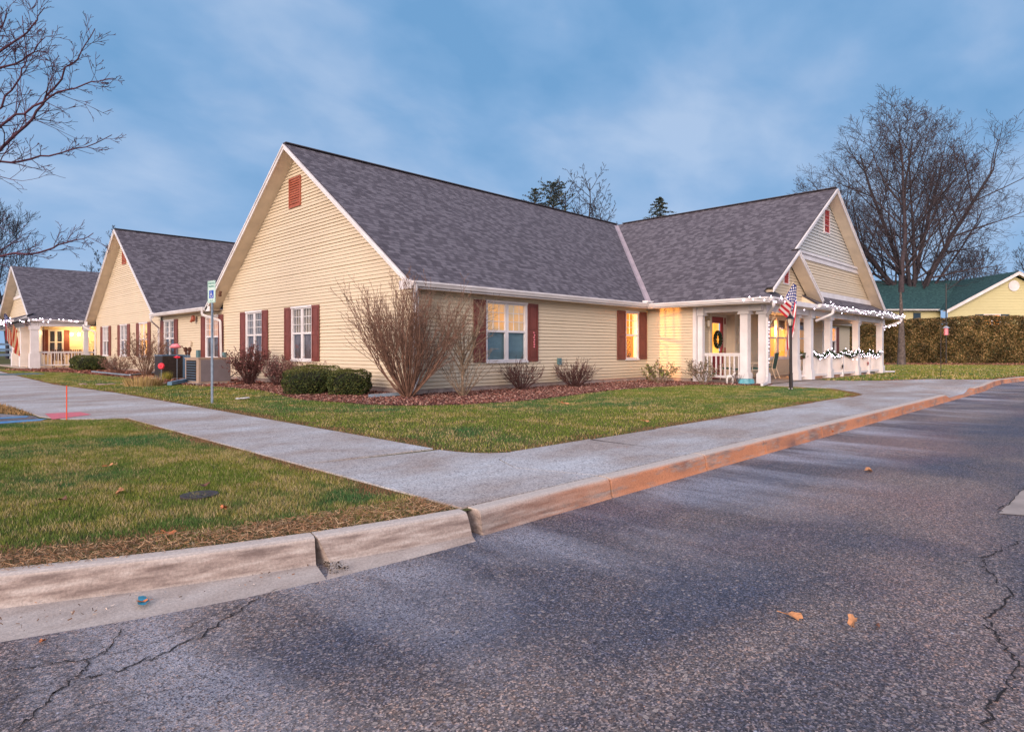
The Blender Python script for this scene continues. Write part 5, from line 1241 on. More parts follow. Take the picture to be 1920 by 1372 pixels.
wood('trunk', trunk, M['barkwine'], t, 0, 0); wood('crown', segs, M['barkwine'], t, 99, 1)

# ================================================================== THINGS
# fallen leaves
def leaf_mesh(seed):
    rng = random.Random(seed); mb = MB(); pts = []
    for i in range(14):
        a = 6.283*i/14; r = (.036 if i % 2 else .029)*(.8+.4*rng.random()); pts.append((math.cos(a)*r*1.6, math.sin(a)*r*.75, .012+.012*math.sin(a*2+seed)+.006*rng.random()))
    c = (0,0,.006)
    for i in range(14): mb.poly([c, pts[i], pts[(i+1) % 14]])
    mb.tube([(0,0,.006),(.09,.01,.004)], .0025, 4); return mb
LM = [simple('leaf_tan', (.50,.24,.11), .7, .2, 20), simple('leaf_orange', (.48,.16,.06), .7, .2, 20), simple('leaf_brown', (.18,.08,.05), .7, .2, 20)]
proto = [leaf_mesh(i).build('fallen_leaf', LM[i % 3]) for i in range(3)]
spots = [((1628,883),-.188,'tan fallen leaf on the asphalt in front of the orange kerb',0,1.3),((1486,1155),-.188,'left tan leaf of two lying in the middle of the asphalt',0,.8),((1600,1167),-.188,'right tan leaf of two lying in the middle of the asphalt',0,.8),
 ((1475,811),-.185,'brown leaf resting against the kerb joint, nearer of two',2,1.5),((1557,813),-.185,'brown leaf standing against the kerb, farther of two',1,1.8),((1058,757),-.0,'pale tan leaf on the green lawn below the mulch bed',0,1.6),((225,923),-.01,'large pinkish tan leaf on the near lawn left of the round cover',0,.9),
 ((203,874),.0,'pale leaf on the near lawn behind the large tan leaf',0,.9),((118,937),-.01,'small brown leaf at the left of the near lawn',2,.9),((315,1000),-.01,'tan leaf at the front of the near lawn close to the dead strip',1,.8),((420,953),-.005,'reddish leaf on the near lawn right of the round cover',1,.9),
 ((268,1128),-.16,'orange leaf in the kerb gutter beside the blue paint spot',1,.5),((80,1203),-.188,'orange leaf at the edge of the gutter pan',1,.5),((1645,1174),-.188,'dark red leaf shred to the right of the two tan leaves',2,.4),((545,760),.0,'tiny tan leaf on the lawn at the left of the big boxwood bed',0,.9),((383,910),.0,'brown leaf beside the round cover on the near lawn',2,.8),((1210,790),.0,'pale leaf flake near the sidewalk edge of the front lawn',0,1.0)]
used = set()
for i, ((x, y), z, lab, k, s) in enumerate(spots):
    q = G(x, y, z)
    if k in used: o = proto[k].copy(); COL.objects.link(o)
    else: o = proto[k]; used.add(k)
    o.location = (q[0], q[1], z); o.rotation_euler = (random.Random(i).uniform(-.3,.3), random.Random(i+50).uniform(-.3,.3), i*1.7); o.scale = (s,)*3
    tag(o, lab, 'leaf', 'fallen leaves')
# white litter on the grass
lb = MB(); rng = random.Random(2)
for i in range(7): lb.ellipsoid((rng.uniform(-.14,.14), rng.uniform(-.06,.06), .02), (.06,.05,.018), 7, 5)
q = G(455, 748, 0); o = lb.build('crumpled_paper', M['litter']); o.location = (q[0], q[1], 0); tag(o, 'crumpled white litter on the lawn right of the sign post', 'litter')
# round cover
mc = MB(); mc.tube([(0,0,-.03),(0,0,.004)], .135, 28)
for i in range(5): mc.box((-.10+i*.045, -.06, .0042), (-.085+i*.045, .06, .007))
o = mc.build('manhole_cover', simple('cast_iron', (.07,.055,.06), .6, .3, 20, metal=.4)); q = G(374, 924, 0); o.location = (q[0], q[1], -.012); tag(o, 'small round iron cover set in the near lawn', 'manhole cover')
mc = MB(); mc.box((-.8,-.8,-.03),(.8,.8,.02)); mc.box((-.7,-.7,.021),(.7,.7,.03)); o = mc.build('utility_cover', simple('cover_teal', (.08,.15,.17), .6, .2, 3)); q = G(38, 701, 0); o.location = (q[0], q[1], -.02); tag(o, 'flat blue green utility cover in the grass by the far walk', 'utility cover')
mc = MB(); rng = random.Random(3)
for i in range(16): mc.ellipsoid((rng.uniform(-1.2,1.2), rng.uniform(-.25,.25), 0), (.16,.12,.035), 7, 5)
o = mc.build('stone_edging', simple('stone_pinkish', (.34,.24,.21), .9, .3, 6)); q = G(228, 719, 0); o.location = (q[0], q[1], -.02); o.rotation_euler[2] = R(-30); tag(o, 'low line of pale flat stones in the grass before the dry grass clump', 'stones')
# orange stake
st = MB(); st.tube([(0,0,-.03),(0,0,.52)], .009, 8); st.ellipsoid((0,0,.52),(.011,.011,.011),6,4); o = st.build('marker_stake', M['orange']); q = G(125, 787, -.03); o.location = (q[0], q[1], -.0); tag(o, 'thin orange marker stake at the edge of the near lawn', 'stake')
# paint spot
pm = MB(); pts = []
for i in range(12): a = 6.28*i/12; pts.append(G(268+16*math.cos(a)*(.8+.3*math.sin(i*5)), 1128-0+9*math.sin(a), -.168))
pm.poly([tuple(p+np.array([0,0,.008])) for p in pts][::-1]); o = pm.build('paint_spot', simple('paint_cyan', (.03,.25,.38), .6, .2, 20)); tag(o, kind='structure')

# accessible parking sign
sg = empty('parking_sign', (0,0,0), 'tall narrow accessible parking sign on a steel post at the left lawn', 'sign'); q = G(397, 754, 0)
sg.location = (q[0], q[1], 0); ang = math.atan2(-math.sin(R(9)), -math.cos(R(9)))
sg.rotation_euler[2] = ang+math.pi/2     # local -Y faces along ang
p = MB(); p.hexa([(-.028,-.0,-.1),(.028,-.0,-.1),(.02,.025,-.1),(-.02,.025,-.1),(-.028,-.0,2.5),(.028,-.0,2.5),(.02,.025,2.5),(-.02,.025,2.5)])
p.box((-.04,.0005,-.1),(-.0285,.006,1.35)); p.box((.0285,.0005,-.1),(.04,.006,1.35)); p.build('post', M['galv'], sg)
pl_ = MB(); W_, z0, z1 = .152, 2.11, 2.58
pl_.box((-W_,-.006,z0),(W_,-.001,z1)); plate = pl_.build('plate', simple('sign_white_green', (.50,.66,.60), .4, .05, 5), sg, bevel=.0)
bd = MB(); c = -.0068
for a in ((-W_+.01,-W_+.016,z0+.01,z1-.01),(W_-.016,W_-.01,z0+.01,z1-.01),(-W_+.0161,W_-.0161,z0+.01,z0+.016),(-W_+.0161,W_-.0161,z1-.016,z1-.01)): bd.box((a[0],c-.001,a[2]),(a[1],-.0062,a[3]))
bd.build('border', simple('sign_green', (.01,.22,.16), .4), plate)
bb = MB(); bb.box((-.085,-.0085,2.205),(.085,-.0062,2.375)); bl_ = bb.build('symbol_panel', simple('sign_blue', (.01,.06,.42), .4), plate)
def text(s, size, loc, mat, par, name='lettering', align='CENTER'):
    cu = bpy.data.curves.new(name, 'FONT'); cu.body = s; cu.size = size; cu.align_x = align; cu.extrude = .0006; cu.offset = size*.012
    to = bpy.data.objects.new(name, cu); COL.objects.link(to); bpy.context.view_layer.update()
    me = bpy.data.meshes.new_from_object(to.evaluated_get(bpy.context.evaluated_depsgraph_get())); COL.objects.unlink(to); bpy.data.objects.remove(to)
    me.transform(Matrix.Rotation(R(90), 4, 'X')); me.materials.clear(); me.materials.append(mat)
    o = bpy.data.objects.new(name, me); COL.objects.link(o); o.location = loc; o.parent = par; return o
sgn = simple('sign_green_ink', (.01,.20,.15), .4)
text('RESERVED', .056, (0,-.0075,2.505), sgn, plate); text('PARKING', .056, (0,-.0075,2.44), sgn, plate); text('<—>', .06, (0,-.0075,2.14), sgn, plate)
wc = MB()
for i in range(20):   # wheelchair symbol
    a0, a1 = R(100+i*11), R(100+(i+1)*11); r0_, r1_ = .036, .046; cx_, cz_ = -.005, 2.262
    wc.poly([(cx_+r0_*math.cos(a0),-.0095,cz_+r0_*math.sin(a0)),(cx_+r1_*math.cos(a0),-.0095,cz_+r1_*math.sin(a0)),(cx_+r1_*math.cos(a1),-.0095,cz_+r1_*math.sin(a1)),(cx_+r0_*math.cos(a1),-.0095,cz_+r0_*math.sin(a1))])
def wl(a, b, w=.010): 
    a = np.array(a); b = np.array(b); d = (b-a)/np.linalg.norm(b-a); n = np.array([-d[1], d[0]])*w/2; wc.poly([(x,-.0096,z) for x, z in (a-n,b-n,b+n,a+n)])
wl((-.012,2.335),(-.008,2.275),.014); wl((-.010,2.308),(.025,2.308)); wl((-.008,2.278),(.03,2.276)); wl((.03,2.28),(.048,2.225)); wl((.046,2.228),(.062,2.232)); wc.ellipsoid((-.013,-.009,2.352),(.012,.002,.012),8,6)
wc.build('wheelchair_symbol', simple('sign_white_ink', (.8,.8,.8), .4), bl_)

# garden lamp post
q = G(1483, 729, 0); lp = empty('lamp_post', (q[0], q[1], 0), 'short black lamp post with glass lantern at the lawn edge before the porch', 'lamp post'); lp.rotation_euler = (R(-1.4)*RT[0], R(1.6), 0)
p = MB(); p.tube([(0,0,-.05),(0,0,.42),(0,0,.44),(0,0,1.76)], [.05,.05,.042,.038], 12); p.ellipsoid((.02,0,.44),(.05,.05,.03),10,6); p.tube([(0,0,1.74),(0,0,1.80)], [.045,.06], 10); p.build('post', M['blackmetal'], lp)
p = MB()
for i in range(4):
    a = math.pi/4+i*math.pi/2; p.bar((math.cos(a)*.055,math.sin(a)*.055,1.80),(math.cos(a)*.095,math.sin(a)*.095,2.0),.012,.012)
s4 = [(math.cos(math.pi/4+i*math.pi/2), math.sin(math.pi/4+i*math.pi/2)) for i in range(4)]
p.hexa([(x*.135,y*.135,2.0) for x, y in s4]+[(x*.05,y*.05,2.09) for x, y in s4]); p.hexa([(x*.05,y*.05,2.0905) for x, y in s4]+[(x*.035,y*.035,2.12) for x, y in s4]); p.ellipsoid((0,0,2.145),(.02,.02,.03),8,6); ln_ = p.build('lantern', M['blackmetal'], lp)
p = MB(); p.hexa([(x*.052,y*.052,1.802) for x, y in s4]+[(x*.09,y*.09,1.999) for x, y in s4]); p.build('lantern_glass', M['lampglass'], ln_)
fb = MB(); rng = random.Random(1)
for i in range(5): fb.ellipsoid((rng.uniform(-.05,.05), rng.uniform(-.05,.05), .01), (.025,.02,.015), 6, 4)
fb.build('base_stones', M['litter'], lp)

# flags
def flag(label, base, tip, side, down1, run, total, flip=1, name='flag_on_pole', seed=0, hoist=(0.35,1.0)):
    base, tip, side = map(lambda a: np.array(a, float), (base, tip, side)); root = empty(name, (0,0,0), label, 'flag')
    p = MB(); p.tube([tuple(base), tuple(tip)], [.014,.011], 8); p.ellipsoid(tuple(tip), (.025,.025,.025), 8, 6); po = p.build('pole', M['chairf'], root)
    bk = MB(); d = (tip-base); d /= np.linalg.norm(d); bk.tube([tuple(base-d*.03), tuple(base+d*.12)], .022, 8); bk.build('bracket', M['silver'], po)
    NH, NS = 26, 60; V = []; UV = []; limit = np.dot(tip, side)+.11
    for i in range(NH+1):
        h = i/NH; h0 = base+(tip-base)*(hoist[0]+(hoist[1]-hoist[0])*h)
        for j in range(NS+1):
            s = total*j/NS; dist = max(0, limit-np.dot(h0, side)); L1 = min(s, dist/math.cos(down1)); q = h0+side*L1*math.cos(down1)-np.array([0,0,1])*L1*math.sin(down1)
            rest = s-L1; q = q+np.array([0,0,-1])*rest*.98
            w = .045*math.sin(h*13+seed+rest*1.5)*min(1, rest*3)+.02*math.sin(h*9+s*4); nrm = np.array([-side[1], side[0], 0]); q = q+nrm*w*1.6+side*(.04*math.sin(h*8+rest*2.5+1)*min(1, rest*3)-.03*rest)
            V.append(tuple(q)); UV.append((j/NS, h))
    F_ = []; 
    for i in range(NH):
        for j in range(NS): a = i*(NS+1)+j; F_.append((a, a+1, a+NS+2, a+NS+1))
    me = bpy.data.meshes.new('flag_cloth'); me.from_pydata(V, [], F_); ul = me.uv_layers.new(name='UVMap')
    ul.data.foreach_set('uv', [c for f in F_ for v in f for c in UV[v]]); me.polygons.foreach_set('use_smooth', [True]*len(F_)); me.materials.append(M['flag']); o = bpy.data.objects.new('flag_cloth', me); COL.objects.link(o); o.parent = root
    return root
flag('american flag hanging from an angled pole on the front porch post', (20.72, 8.42, 1.98), (20.22, 7.5, 3.22), RT, R(42), .4, 1.6)
bF = np.array([FX+.1, 49.7, 2.35]); tF = D(12, 586, 43.2); 
flag('american flag on an angled pole at the far porch post at the left edge', tuple(D(34, 622, 38.5)), tuple(D(11, 587, 36.5)), -RT, R(30), .4, 1.6, seed=2, hoist=(0.05,1.0))

# AC units
def box_rot(mb, c, sx, sy, z0, z1): mb.box((c[0]-sx/2, c[1]-sy/2, z0), (c[0]+sx/2, c[1]+sy/2, z1))
q = G(304.5, 711, 0); ac = empty('cooling_unit', (q[0], q[1], -.02), 'dark brown cubic cooling unit with blue grey side by the cream wall', 'air conditioner'); ac.rotation_euler[2] = R(0)
p = MB(); p.box((.0,.0,.05),(.98,.95,.90)); p.build('casing', M['acdark'], ac, bevel=.02)
p = MB(); p.box((-.01,-.01,.905),(.99,.96,.94)); p.build('top_cover', M['acblue'], ac, bevel=.008)
p = MB(); 
for i in range(14): p.box((.03,-.012,.10+i*.055),(.70,-.002,.112+i*.055)); p.box((-.012,.03,.10+i*.055),(-.002,.92,.112+i*.055))
p.build('grille', M['blackmetal'], ac)
p = MB(); p.box((.72,-.022,.06),(.99,-.002,.90)); pn = p.build('access_panel', M['acblue'], ac); p = MB(); p.box((.80,-.06,.52),(.95,-.0225,.84)); p.build('switch_box', M['galv'], pn)
p = MB(); p.tube([(.9,-.05,.5),(1.05,-.05,.42),(1.12,0,.3),(1.15,.1,.2),(1.2,.4,.25)], .02, 6); p.build('pipe', M['actan'], ac)
p = MB(); p.box((-.1,-.1,-.02),(1.1,1.05,.049)); p.build('pad', M['porchfloor'], ac)
q = G(372.5, 720.5, 0); ac = empty('cooling_unit', (q[0], q[1], -.02), 'grey tan packaged cooling unit behind the sign post', 'air conditioner')
p = MB(); p.box((.0,.0,.06),(1.0,1.25,.84)); p.build('casing', M['actan'], ac, bevel=.03)
p = MB(); p.box((.06,-.016,.10),(1.0,-.001,.81)); p.build('panel', M['acgray'], ac, bevel=.004)
p = MB(); p.box((-.012,.22,.12),(-.001,1.12,.79)); gr_ = p.build('grille_backing', M['dark'], ac)
p = MB()
for i in range(8): p.box((-.03,.2,.12+i*.085),(-.013,1.14,.135+i*.085))
p.build('grille', M['acblue'], gr_)
p = MB(); p.box((-.02,-.02,.841),(1.02,1.27,.875)); p.build('top_cover', M['actan'], ac, bevel=.008)
p = MB(); p.box((-.1,-.1,-.02),(1.1,1.35,.059)); p.build('pad', M['porchfloor'], ac)
eb = MB(); eb.fbox(fW, 27.35, 27.62, .70, 1.10, .03, .14); tag(eb.build('electrical_box', M['conduit']), 'small teal electrical box on the wall above the grey cooling unit', 'electrical box')
p = MB(); p.tube([(9.3,24.6,.9),(9.25,24.5,.4),(9.2,24.3,.1),(9.1,23.6,.05),(9.2,23.0,.3)], .02, 6); tag(p.build('cable', M['blackmetal']), 'black cable looping down the wall beside the russet shrub', 'cable')
dx = MB(); qa, qb = G(318, 716, .1), G(352, 711, .12); dx.bar((qa[0], qa[1], .05), (qb[0], qb[1], .10), .14, .10); tag(dx.build('drain_pipe', simple('drain_blue', (.12,.25,.38), .5)), 'blue white drain spout lying on the ground between the cooling units', 'drain spout')
# garden ornaments
q = G(306, 711, 0); o = empty('garden_pinwheel', (q[0]-.3, q[1]-.8, 0), 'pink red round pinwheel on a thin stake before the dark cooling unit', 'garden ornament')
p = MB(); p.tube([(0,0,-.02),(0,0,.50)], .008, 6); p.build('stake', M['galv'], o)
p = MB()
for i in range(8):
    a = i*math.pi/4; r = .10; p.ellipsoid((RT[0]*r*math.cos(a)*.7, RT[1]*r*math.cos(a)*.7, .52+r*math.sin(a)*.7), (.055,.055,.055), 7, 5)
p.ellipsoid((0,0,.52),(.06,.06,.06),8,6); p.build('petals', M['redpl'], o)
q = G(332, 716, 0); o = empty('flamingo_ornament', (q[0], q[1], 0), 'pink flamingo garden ornament on a stake between the cooling units', 'garden ornament')
p = MB(); r_ = lambda a, z: (RT[0]*a, RT[1]*a, z)
p.tube([r_(-.26,1.20), r_(-.14,1.24), r_(0,1.25), r_(.12,1.20)], [.01,.08,.09,.03], 8); p.build('body', M['pinkpl'], o, smooth=True)
p = MB(); p.tube([r_(.10,1.20), r_(.17,1.24), r_(.23,1.17), r_(.25,1.10)], .018, 6); p.ellipsoid(r_(.26,1.08), (.035,.035,.03), 8, 6); p.build('neck', M['brown'], o)
p = MB(); p.tube([r_(0,-.05), r_(0,1.18)], .008, 6); p.build('stake', M['galv'], o)
p = MB(); p.ellipsoid(r_(.0,.86), (.06,.06,.05), 8, 6); p.tube([r_(-.12,.86), r_(.10,.86)], [.008,.03], 6); p.build('wing', M['redpl'], o)
q = G(345, 716, 0); o = empty('butterfly_stake', (q[0]+.25, q[1]+.4, 0), 'dark butterfly shaped garden stake near the wall vent', 'garden ornament')
p = MB(); 
for sgn in (-1,1): p.ellipsoid(r_(sgn*.07,1.12), (.07,.02,.10), 8, 6); p.ellipsoid(r_(sgn*.05,.99), (.05,.02,.06), 8, 6)
p.build('wings', M['brown'], o); p = MB(); p.tube([r_(0,0), r_(0,1.1)], .007, 6); p.build('stake', M['galv'], o)
# bird feeder pole near the wall
q = G(515, 716, 0); o = empty('bird_feeder_pole', (q[0], q[1], 0), 'dark scrolled pole with a red roofed bird feeder between the two gable wall windows', 'bird feeder'); d_ = np.hypot(q[0], q[1]); zf = lambda y: CZ+(656-y)*(FW@np.array([q[0],q[1],0]))/F
p = MB(); p.tube([(0,0,-.05),(0,0,zf(625))], .011, 6)
for sg_ in (-1, 1): p.tube([r_(0,zf(626)), r_(sg_*.05,zf(622)), r_(sg_*.085,zf(630)), r_(sg_*.10,zf(634))], .009, 5); p.tube([r_(0,zf(625)), r_(sg_*.06,zf(620)), r_(sg_*.05,zf(612)), r_(0,zf(609))], .008, 5)
p.ellipsoid(r_(0,zf(615)), (.02,.02,.03), 8, 6); p.tube([r_(0,zf(647)), r_(-.06,zf(644)), r_(-.11,zf(646))], .008, 5); p.tube([r_(0,zf(650)), r_(-.06,zf(649)), r_(-.12,zf(651))], .008, 5); p.ellipsoid(r_(-.11,zf(646)), (.02,.02,.02), 6, 4); p.ellipsoid(r_(-.12,zf(651)), (.02,.02,.02), 6, 4); po = p.build('pole', M['blackmetal'], o)
p = MB(); c = np.array(r_(.10, 0)); z0, z1 = zf(657), zf(645)
p.tube([tuple(c+(0,0,z0)), tuple(c+(0,0,z1))], [.07,.11], 4); p.build('seed_box', M['pinkpl'], o)
p = MB(); p.tube([tuple(c+(0,0,z1)), tuple(c+(0,0,z1+.05))], [.22,.05], 4); p.build('feeder_roof', M['redpl'], o); p = MB(); p.tube([tuple(c+(0,0,z0-.025)), tuple(c+(0,0,z0))], [.15,.15], 4); p.build('feeder_tray', M['redpl'], o)

# porch things ------------------------------------------------------------
def chair(label, loc, rz, cush, grp='patio chairs on the front porch', src=None):
    if src is not None:
        c = copy_tree(src); c.location = loc; c.rotation_euler[2] = rz; tag(c, label); return c
    o = empty('patio_chair', loc, label, 'chair', grp, rz)
    for s in (-1, 1):
        x = s*.28; p = MB(); p.tube([(x,-.30,0),(x,-.22,.30),(x,-.20,.58),(x,-.12,.64),(x,.10,.62),(x,.22,.60)], .016, 6, True); p.build('leg', M['chairf'], o)
        p = MB(); p.tube([(x*.92,.34,0),(x*.92,.20,.42),(x*.92,.30,.98)], .016, 6); p.build('leg', M['chairf'], o)
    p = MB(); p.tube([(-.26,.30,.98),(-.12,.33,1.06),(.12,.33,1.06),(.26,.30,.98)], .016, 6)
    for s in (-1,1): p.tube([(s*.26,-.22,.40),(s*.26,.20,.40)], .014, 6)
    p.build('frame', M['chairf'], o)
    p = MB(); p.hexa([(-.24,-.24,.40),(.24,-.24,.40),(.24,.20,.38),(-.24,.20,.38),(-.24,-.24,.47),(.24,-.24,.47),(.24,.20,.45),(-.24,.20,.45)]); p.build('seat', M['green'], o, bevel=.02)
    p = MB(); p.hexa([(-.24,.17,.45),(.24,.17,.45),(.24,.21,.45),(-.24,.21,.45),(-.23,.27,1.0),(.23,.27,1.0),(.23,.32,1.0),(-.23,.32,1.0)]); p.build('backrest', M[cush], o, bevel=.015); return o
c0 = chair('cream patio chair with pale back, left one in the porch opening', (23.25, 10.0, .0), R(200), 'chairf')
chair('patio chair with dark green back cushion behind the lamp post', (24.6, 10.05, .0), R(185), 'green')
chair('cream patio chair with pale back right behind the downspout', (22.3, 9.55, .0), R(215), 'chairf', src=c0)
chair('cream patio chair visible between the porch side posts', (21.9, 10.3, .0), R(170), 'chairf', src=c0)
# wreath on the door
wr = empty('wreath', (22.27, 10.8+.215, 1.50), 'dark green christmas wreath hung on the crimson door', 'wreath'); rs = np.random.RandomState(2); n = 2600
a = rs.rand(n)*6.28; b = rs.rand(n)*6.28; rr_ = .055*(rs.rand(n)**.4)*1.3; P = np.stack([(.24+rr_*np.cos(b))*np.cos(a)*.95, rr_*np.sin(b), (.27+rr_*np.cos(b))*np.sin(a)], 1); V, C = leafquads(P, .022, rs, [(.02,.04,.02),(.03,.06,.025),(.012,.02,.012)]); np_mesh('needles', V, 4, M['leafc'], wr, C)
p = MB()
for i in range(14): a_ = i*.449; p.ellipsoid((.235*math.cos(a_), -.06, .27*math.sin(a_)), (.02,.015,.02), 6, 4)
p.build('baubles', M['silver'], wr)
p = MB(); p.ellipsoid((0,-.05,.28),(.07,.03,.05),8,6); p.tube([(0,.03,.30),(0,.03,.66)], .006, 4); p.build('ribbon', M['blackmetal'], wr)
# tub, little figure on the mulch by the railing
q = G(1402, 713, 0); o = MB(); o.tube([(0,0,-.02),(0,0,.02),(0,0,.16),(0,0,.17)], [.24,.30,.27,.20], 14); o = o.build('storage_tub', M['teal'], smooth=False); o.location = (20.0, 8.95, 0); tag(o, 'low turquoise tub beside the porch downspout', 'tub')
o = empty('dog_figurine', (19.75, 9.35, -.02), 'small white and brown animal figurine in the mulch by the side railing', 'figurine')
p = MB(); p.tube([r_(-.12,.24), r_(.0,.26), r_(.10,.25)], [.05,.06,.05], 8)
for s, x in ((-1,-.10),(1,.09)):
    for k in (-.03,.03): p.tube([(RT[0]*x+FW[0]*k, RT[1]*x+FW[1]*k, .22),(RT[0]*x+FW[0]*k, RT[1]*x+FW[1]*k, 0)], [.025,.018], 6)
p.tube([r_(.09,.26), r_(.13,.34)], [.035,.03], 6); p.ellipsoid(r_(.15,.36), (.05,.045,.04), 8, 6); p.tube([r_(-.12,.25), r_(-.18,.32)], [.014,.008], 5); p.build('body', M['litter'], o, smooth=True)
p = MB(); p.ellipsoid(r_(.13,.40), (.015,.015,.03), 6, 4); p.ellipsoid(r_(.20,.35), (.016,.016,.014), 6, 4); p.build('ears', M['brown'], o)
o = empty('dried_plant', (19.7, 9.1, -.02), 'small dried brown plant between figurine and turquoise tub', 'plant'); rng = random.Random(6); sg2 = []
for i in range(14): grow(rng, (0,0,0), (rng.gauss(0,.35), rng.gauss(0,.35), 1), .34, .006, 0, 1, sg2, (3,), (.3,.5), (20,50), .0, .12, .5, .3, 4, .003)
wood('stems', sg2, M['stemdark'], o)
# star ornaments on railing
def star(label, x, z, mat, n=5, r=.15):
    p = MB(); pts = []
    for i in range(2*n): a = math.pi/2+i*math.pi/n; rr__ = r if i % 2 == 0 else r*.42; pts.append((math.cos(a)*rr__, math.sin(a)*rr__))
    c0_ = (0, -.03, 0)
    for i in range(2*n):
        a, b = pts[i], pts[(i+1) % (2*n)]; p.poly([c0_, (b[0],0,b[1]), (a[0],0,a[1])]); p.poly([(0,.012,0), (a[0],0,a[1]), (b[0],0,b[1])])
    o = p.build('star_ornament', mat); o.location = (x, 8.52, z); tag(o, label, 'ornament', None); return o
star('black metal star hung on the front porch railing', 28.4, .42, M['blackmetal']); star('red metal star hung on the front porch railing', 32.0, .50, simple('star_red', (.35,.03,.03), .5))

# string lights
def bulbs(root, P, r, mname='bulb'):
    proto = None
    for p in P:
        if proto is None:
            b = MB(); b.ellipsoid((0,0,0), (r, r, r*1.3), 6, 4); proto = b.build('bulb', M[mname], root, smooth=True); o = proto
        else: o = proto.copy(); COL.objects.link(o); o.parent = root
        o.location = p
def path(pts, n, sag=0., nper=1):
    pts = np.array(pts, float); d = np.r_[0, np.cumsum(np.linalg.norm(np.diff(pts, axis=0), axis=1))]; t = np.linspace(0, d[-1], n); return np.stack([np.interp(t, d, pts[:,i]) for i in range(3)], 1), t/d[-1]
rs = np.random.RandomState(12)
sl_ = empty('string_lights', (0,0,0), 'white string lights draped along the front porch gutter', 'string lights')
P1, t1 = path([(19.30,8.9,2.74),(19.27,7.85,2.72),(20.5,7.77,2.66),(22.4,8.36,2.64),(23.6,8.36,2.66),(23.9,7.77,2.70),(35.2,7.77,2.72),(35.32,8.0,2.70)], 400)
ph = np.cumsum(np.linalg.norm(np.diff(P1, axis=0, prepend=P1[:1]), axis=1)); P1[:,2] += -.085*np.abs(np.sin(ph*math.pi/2.4))+.05
w_ = MB(); w_.tube([tuple(p) for p in P1[::3]], .006, 4); w_.build('wire', M['wire'], sl_)
idx = np.linspace(0, 399, 99).astype(int); Pb = P1[idx]+np.stack([rs.randn(99)*.05, -.03-np.abs(rs.randn(99))*.015, rs.randn(99)*.06], 1); bulbs(sl_, [tuple(p) for p in Pb], .0135)
sl2 = empty('string_lights', (0,0,0), 'short string of white lights running down the right porch downspout', 'string lights')
P2, _ = path([(35.2,7.86,2.58),(34.95,7.9,2.38),(34.5,8.4,2.20),(34.42,8.5,2.0)], 40); w_ = MB(); w_.tube([tuple(p) for p in P2[::2]], .006, 4); w_.build('wire', M['wire'], sl2); bulbs(sl2, [tuple(P2[i]+rs.randn(3)*.03) for i in range(0, 40, 4)], .018)
sl3 = empty('string_lights', (0,0,0), 'string of lights hanging down the inner side of the porch corner post', 'string lights')
P3 = [(20.80, 8.50, z) for z in np.linspace(.7, 2.3, 14)]; w_ = MB(); w_.tube(P3, .006, 4); w_.build('wire', M['wire'], sl3); bulbs(sl3, [(p[0]+rs.randn()*.015, p[1], p[2]+rs.randn()*.03) for p in P3], .012)
# garland on front rail
gd = empty('lit_garland', (0,0,0), 'evergreen garland with white lights swagged along the front porch railing', 'garland')
P4, _ = path([(24.86,8.5,1.0),(34.1,8.5,1.0)], 500); P4[:,2] += -.19*np.abs(np.sin((P4[:,0]-24.86)*math.pi/1.85))+.05+.02*np.sin(P4[:,0]*11)
rs = np.random.RandomState(4); Q = P4[rs.randint(0, 500, 7000)]+rs.randn(7000,3)*.038; V, C = leafquads(Q, .026, rs, [(.02,.05,.02),(.04,.08,.03),(.015,.03,.015)]); np_mesh('foliage', V, 4, M['leafc'], gd, C)
Q = P4[np.linspace(0, 499, 98).astype(int)]+np.stack([rs.randn(98)*.05, -.05+rs.randn(98)*.02, rs.randn(98)*.085], 1); bulbs(gd, [tuple(p) for p in Q], .0135)
pb_ = empty('rail_planter', (24.35, 8.72, .90), 'green leafy planter on the short rail between the two right hand entry posts', 'planter'); rs = np.random.RandomState(5); V, C = leafquads(rs.randn(500,3)*np.array([.09,.05,.06]), .03, rs, [(.06,.09,.03),(.03,.05,.02)]); np_mesh('foliage', V, 4, M['leafc'], pb_, C); p = MB(); p.box((-.15,-.06,-.12),(.15,.06,-.02)); p.build('box', M['brown'], pb_)
# far porch lights
sl4 = empty('string_lights', (0,0,0), 'string lights along the eave and gable corner of the farthest building', 'string lights')
P5, _ = path([(FX-.85,52.5,2.80),(FX-.85,45.6,2.80),(FX+.2,45.68,2.86),(8.9,45.62,2.90)], 200); P5[:,2] += .05*np.sin(np.arange(200)*.25); w_ = MB(); w_.tube([tuple(p) for p in P5[::3]], .008, 4); w_.build('wire', M['wire'], sl4)
rs = np.random.RandomState(6); ii = np.concatenate([np.arange(0, 120, 3), np.arange(140, 200, 3)]); bulbs(sl4, [tuple(P5[i]+rs.randn(3)*.08) for i in ii], .022)
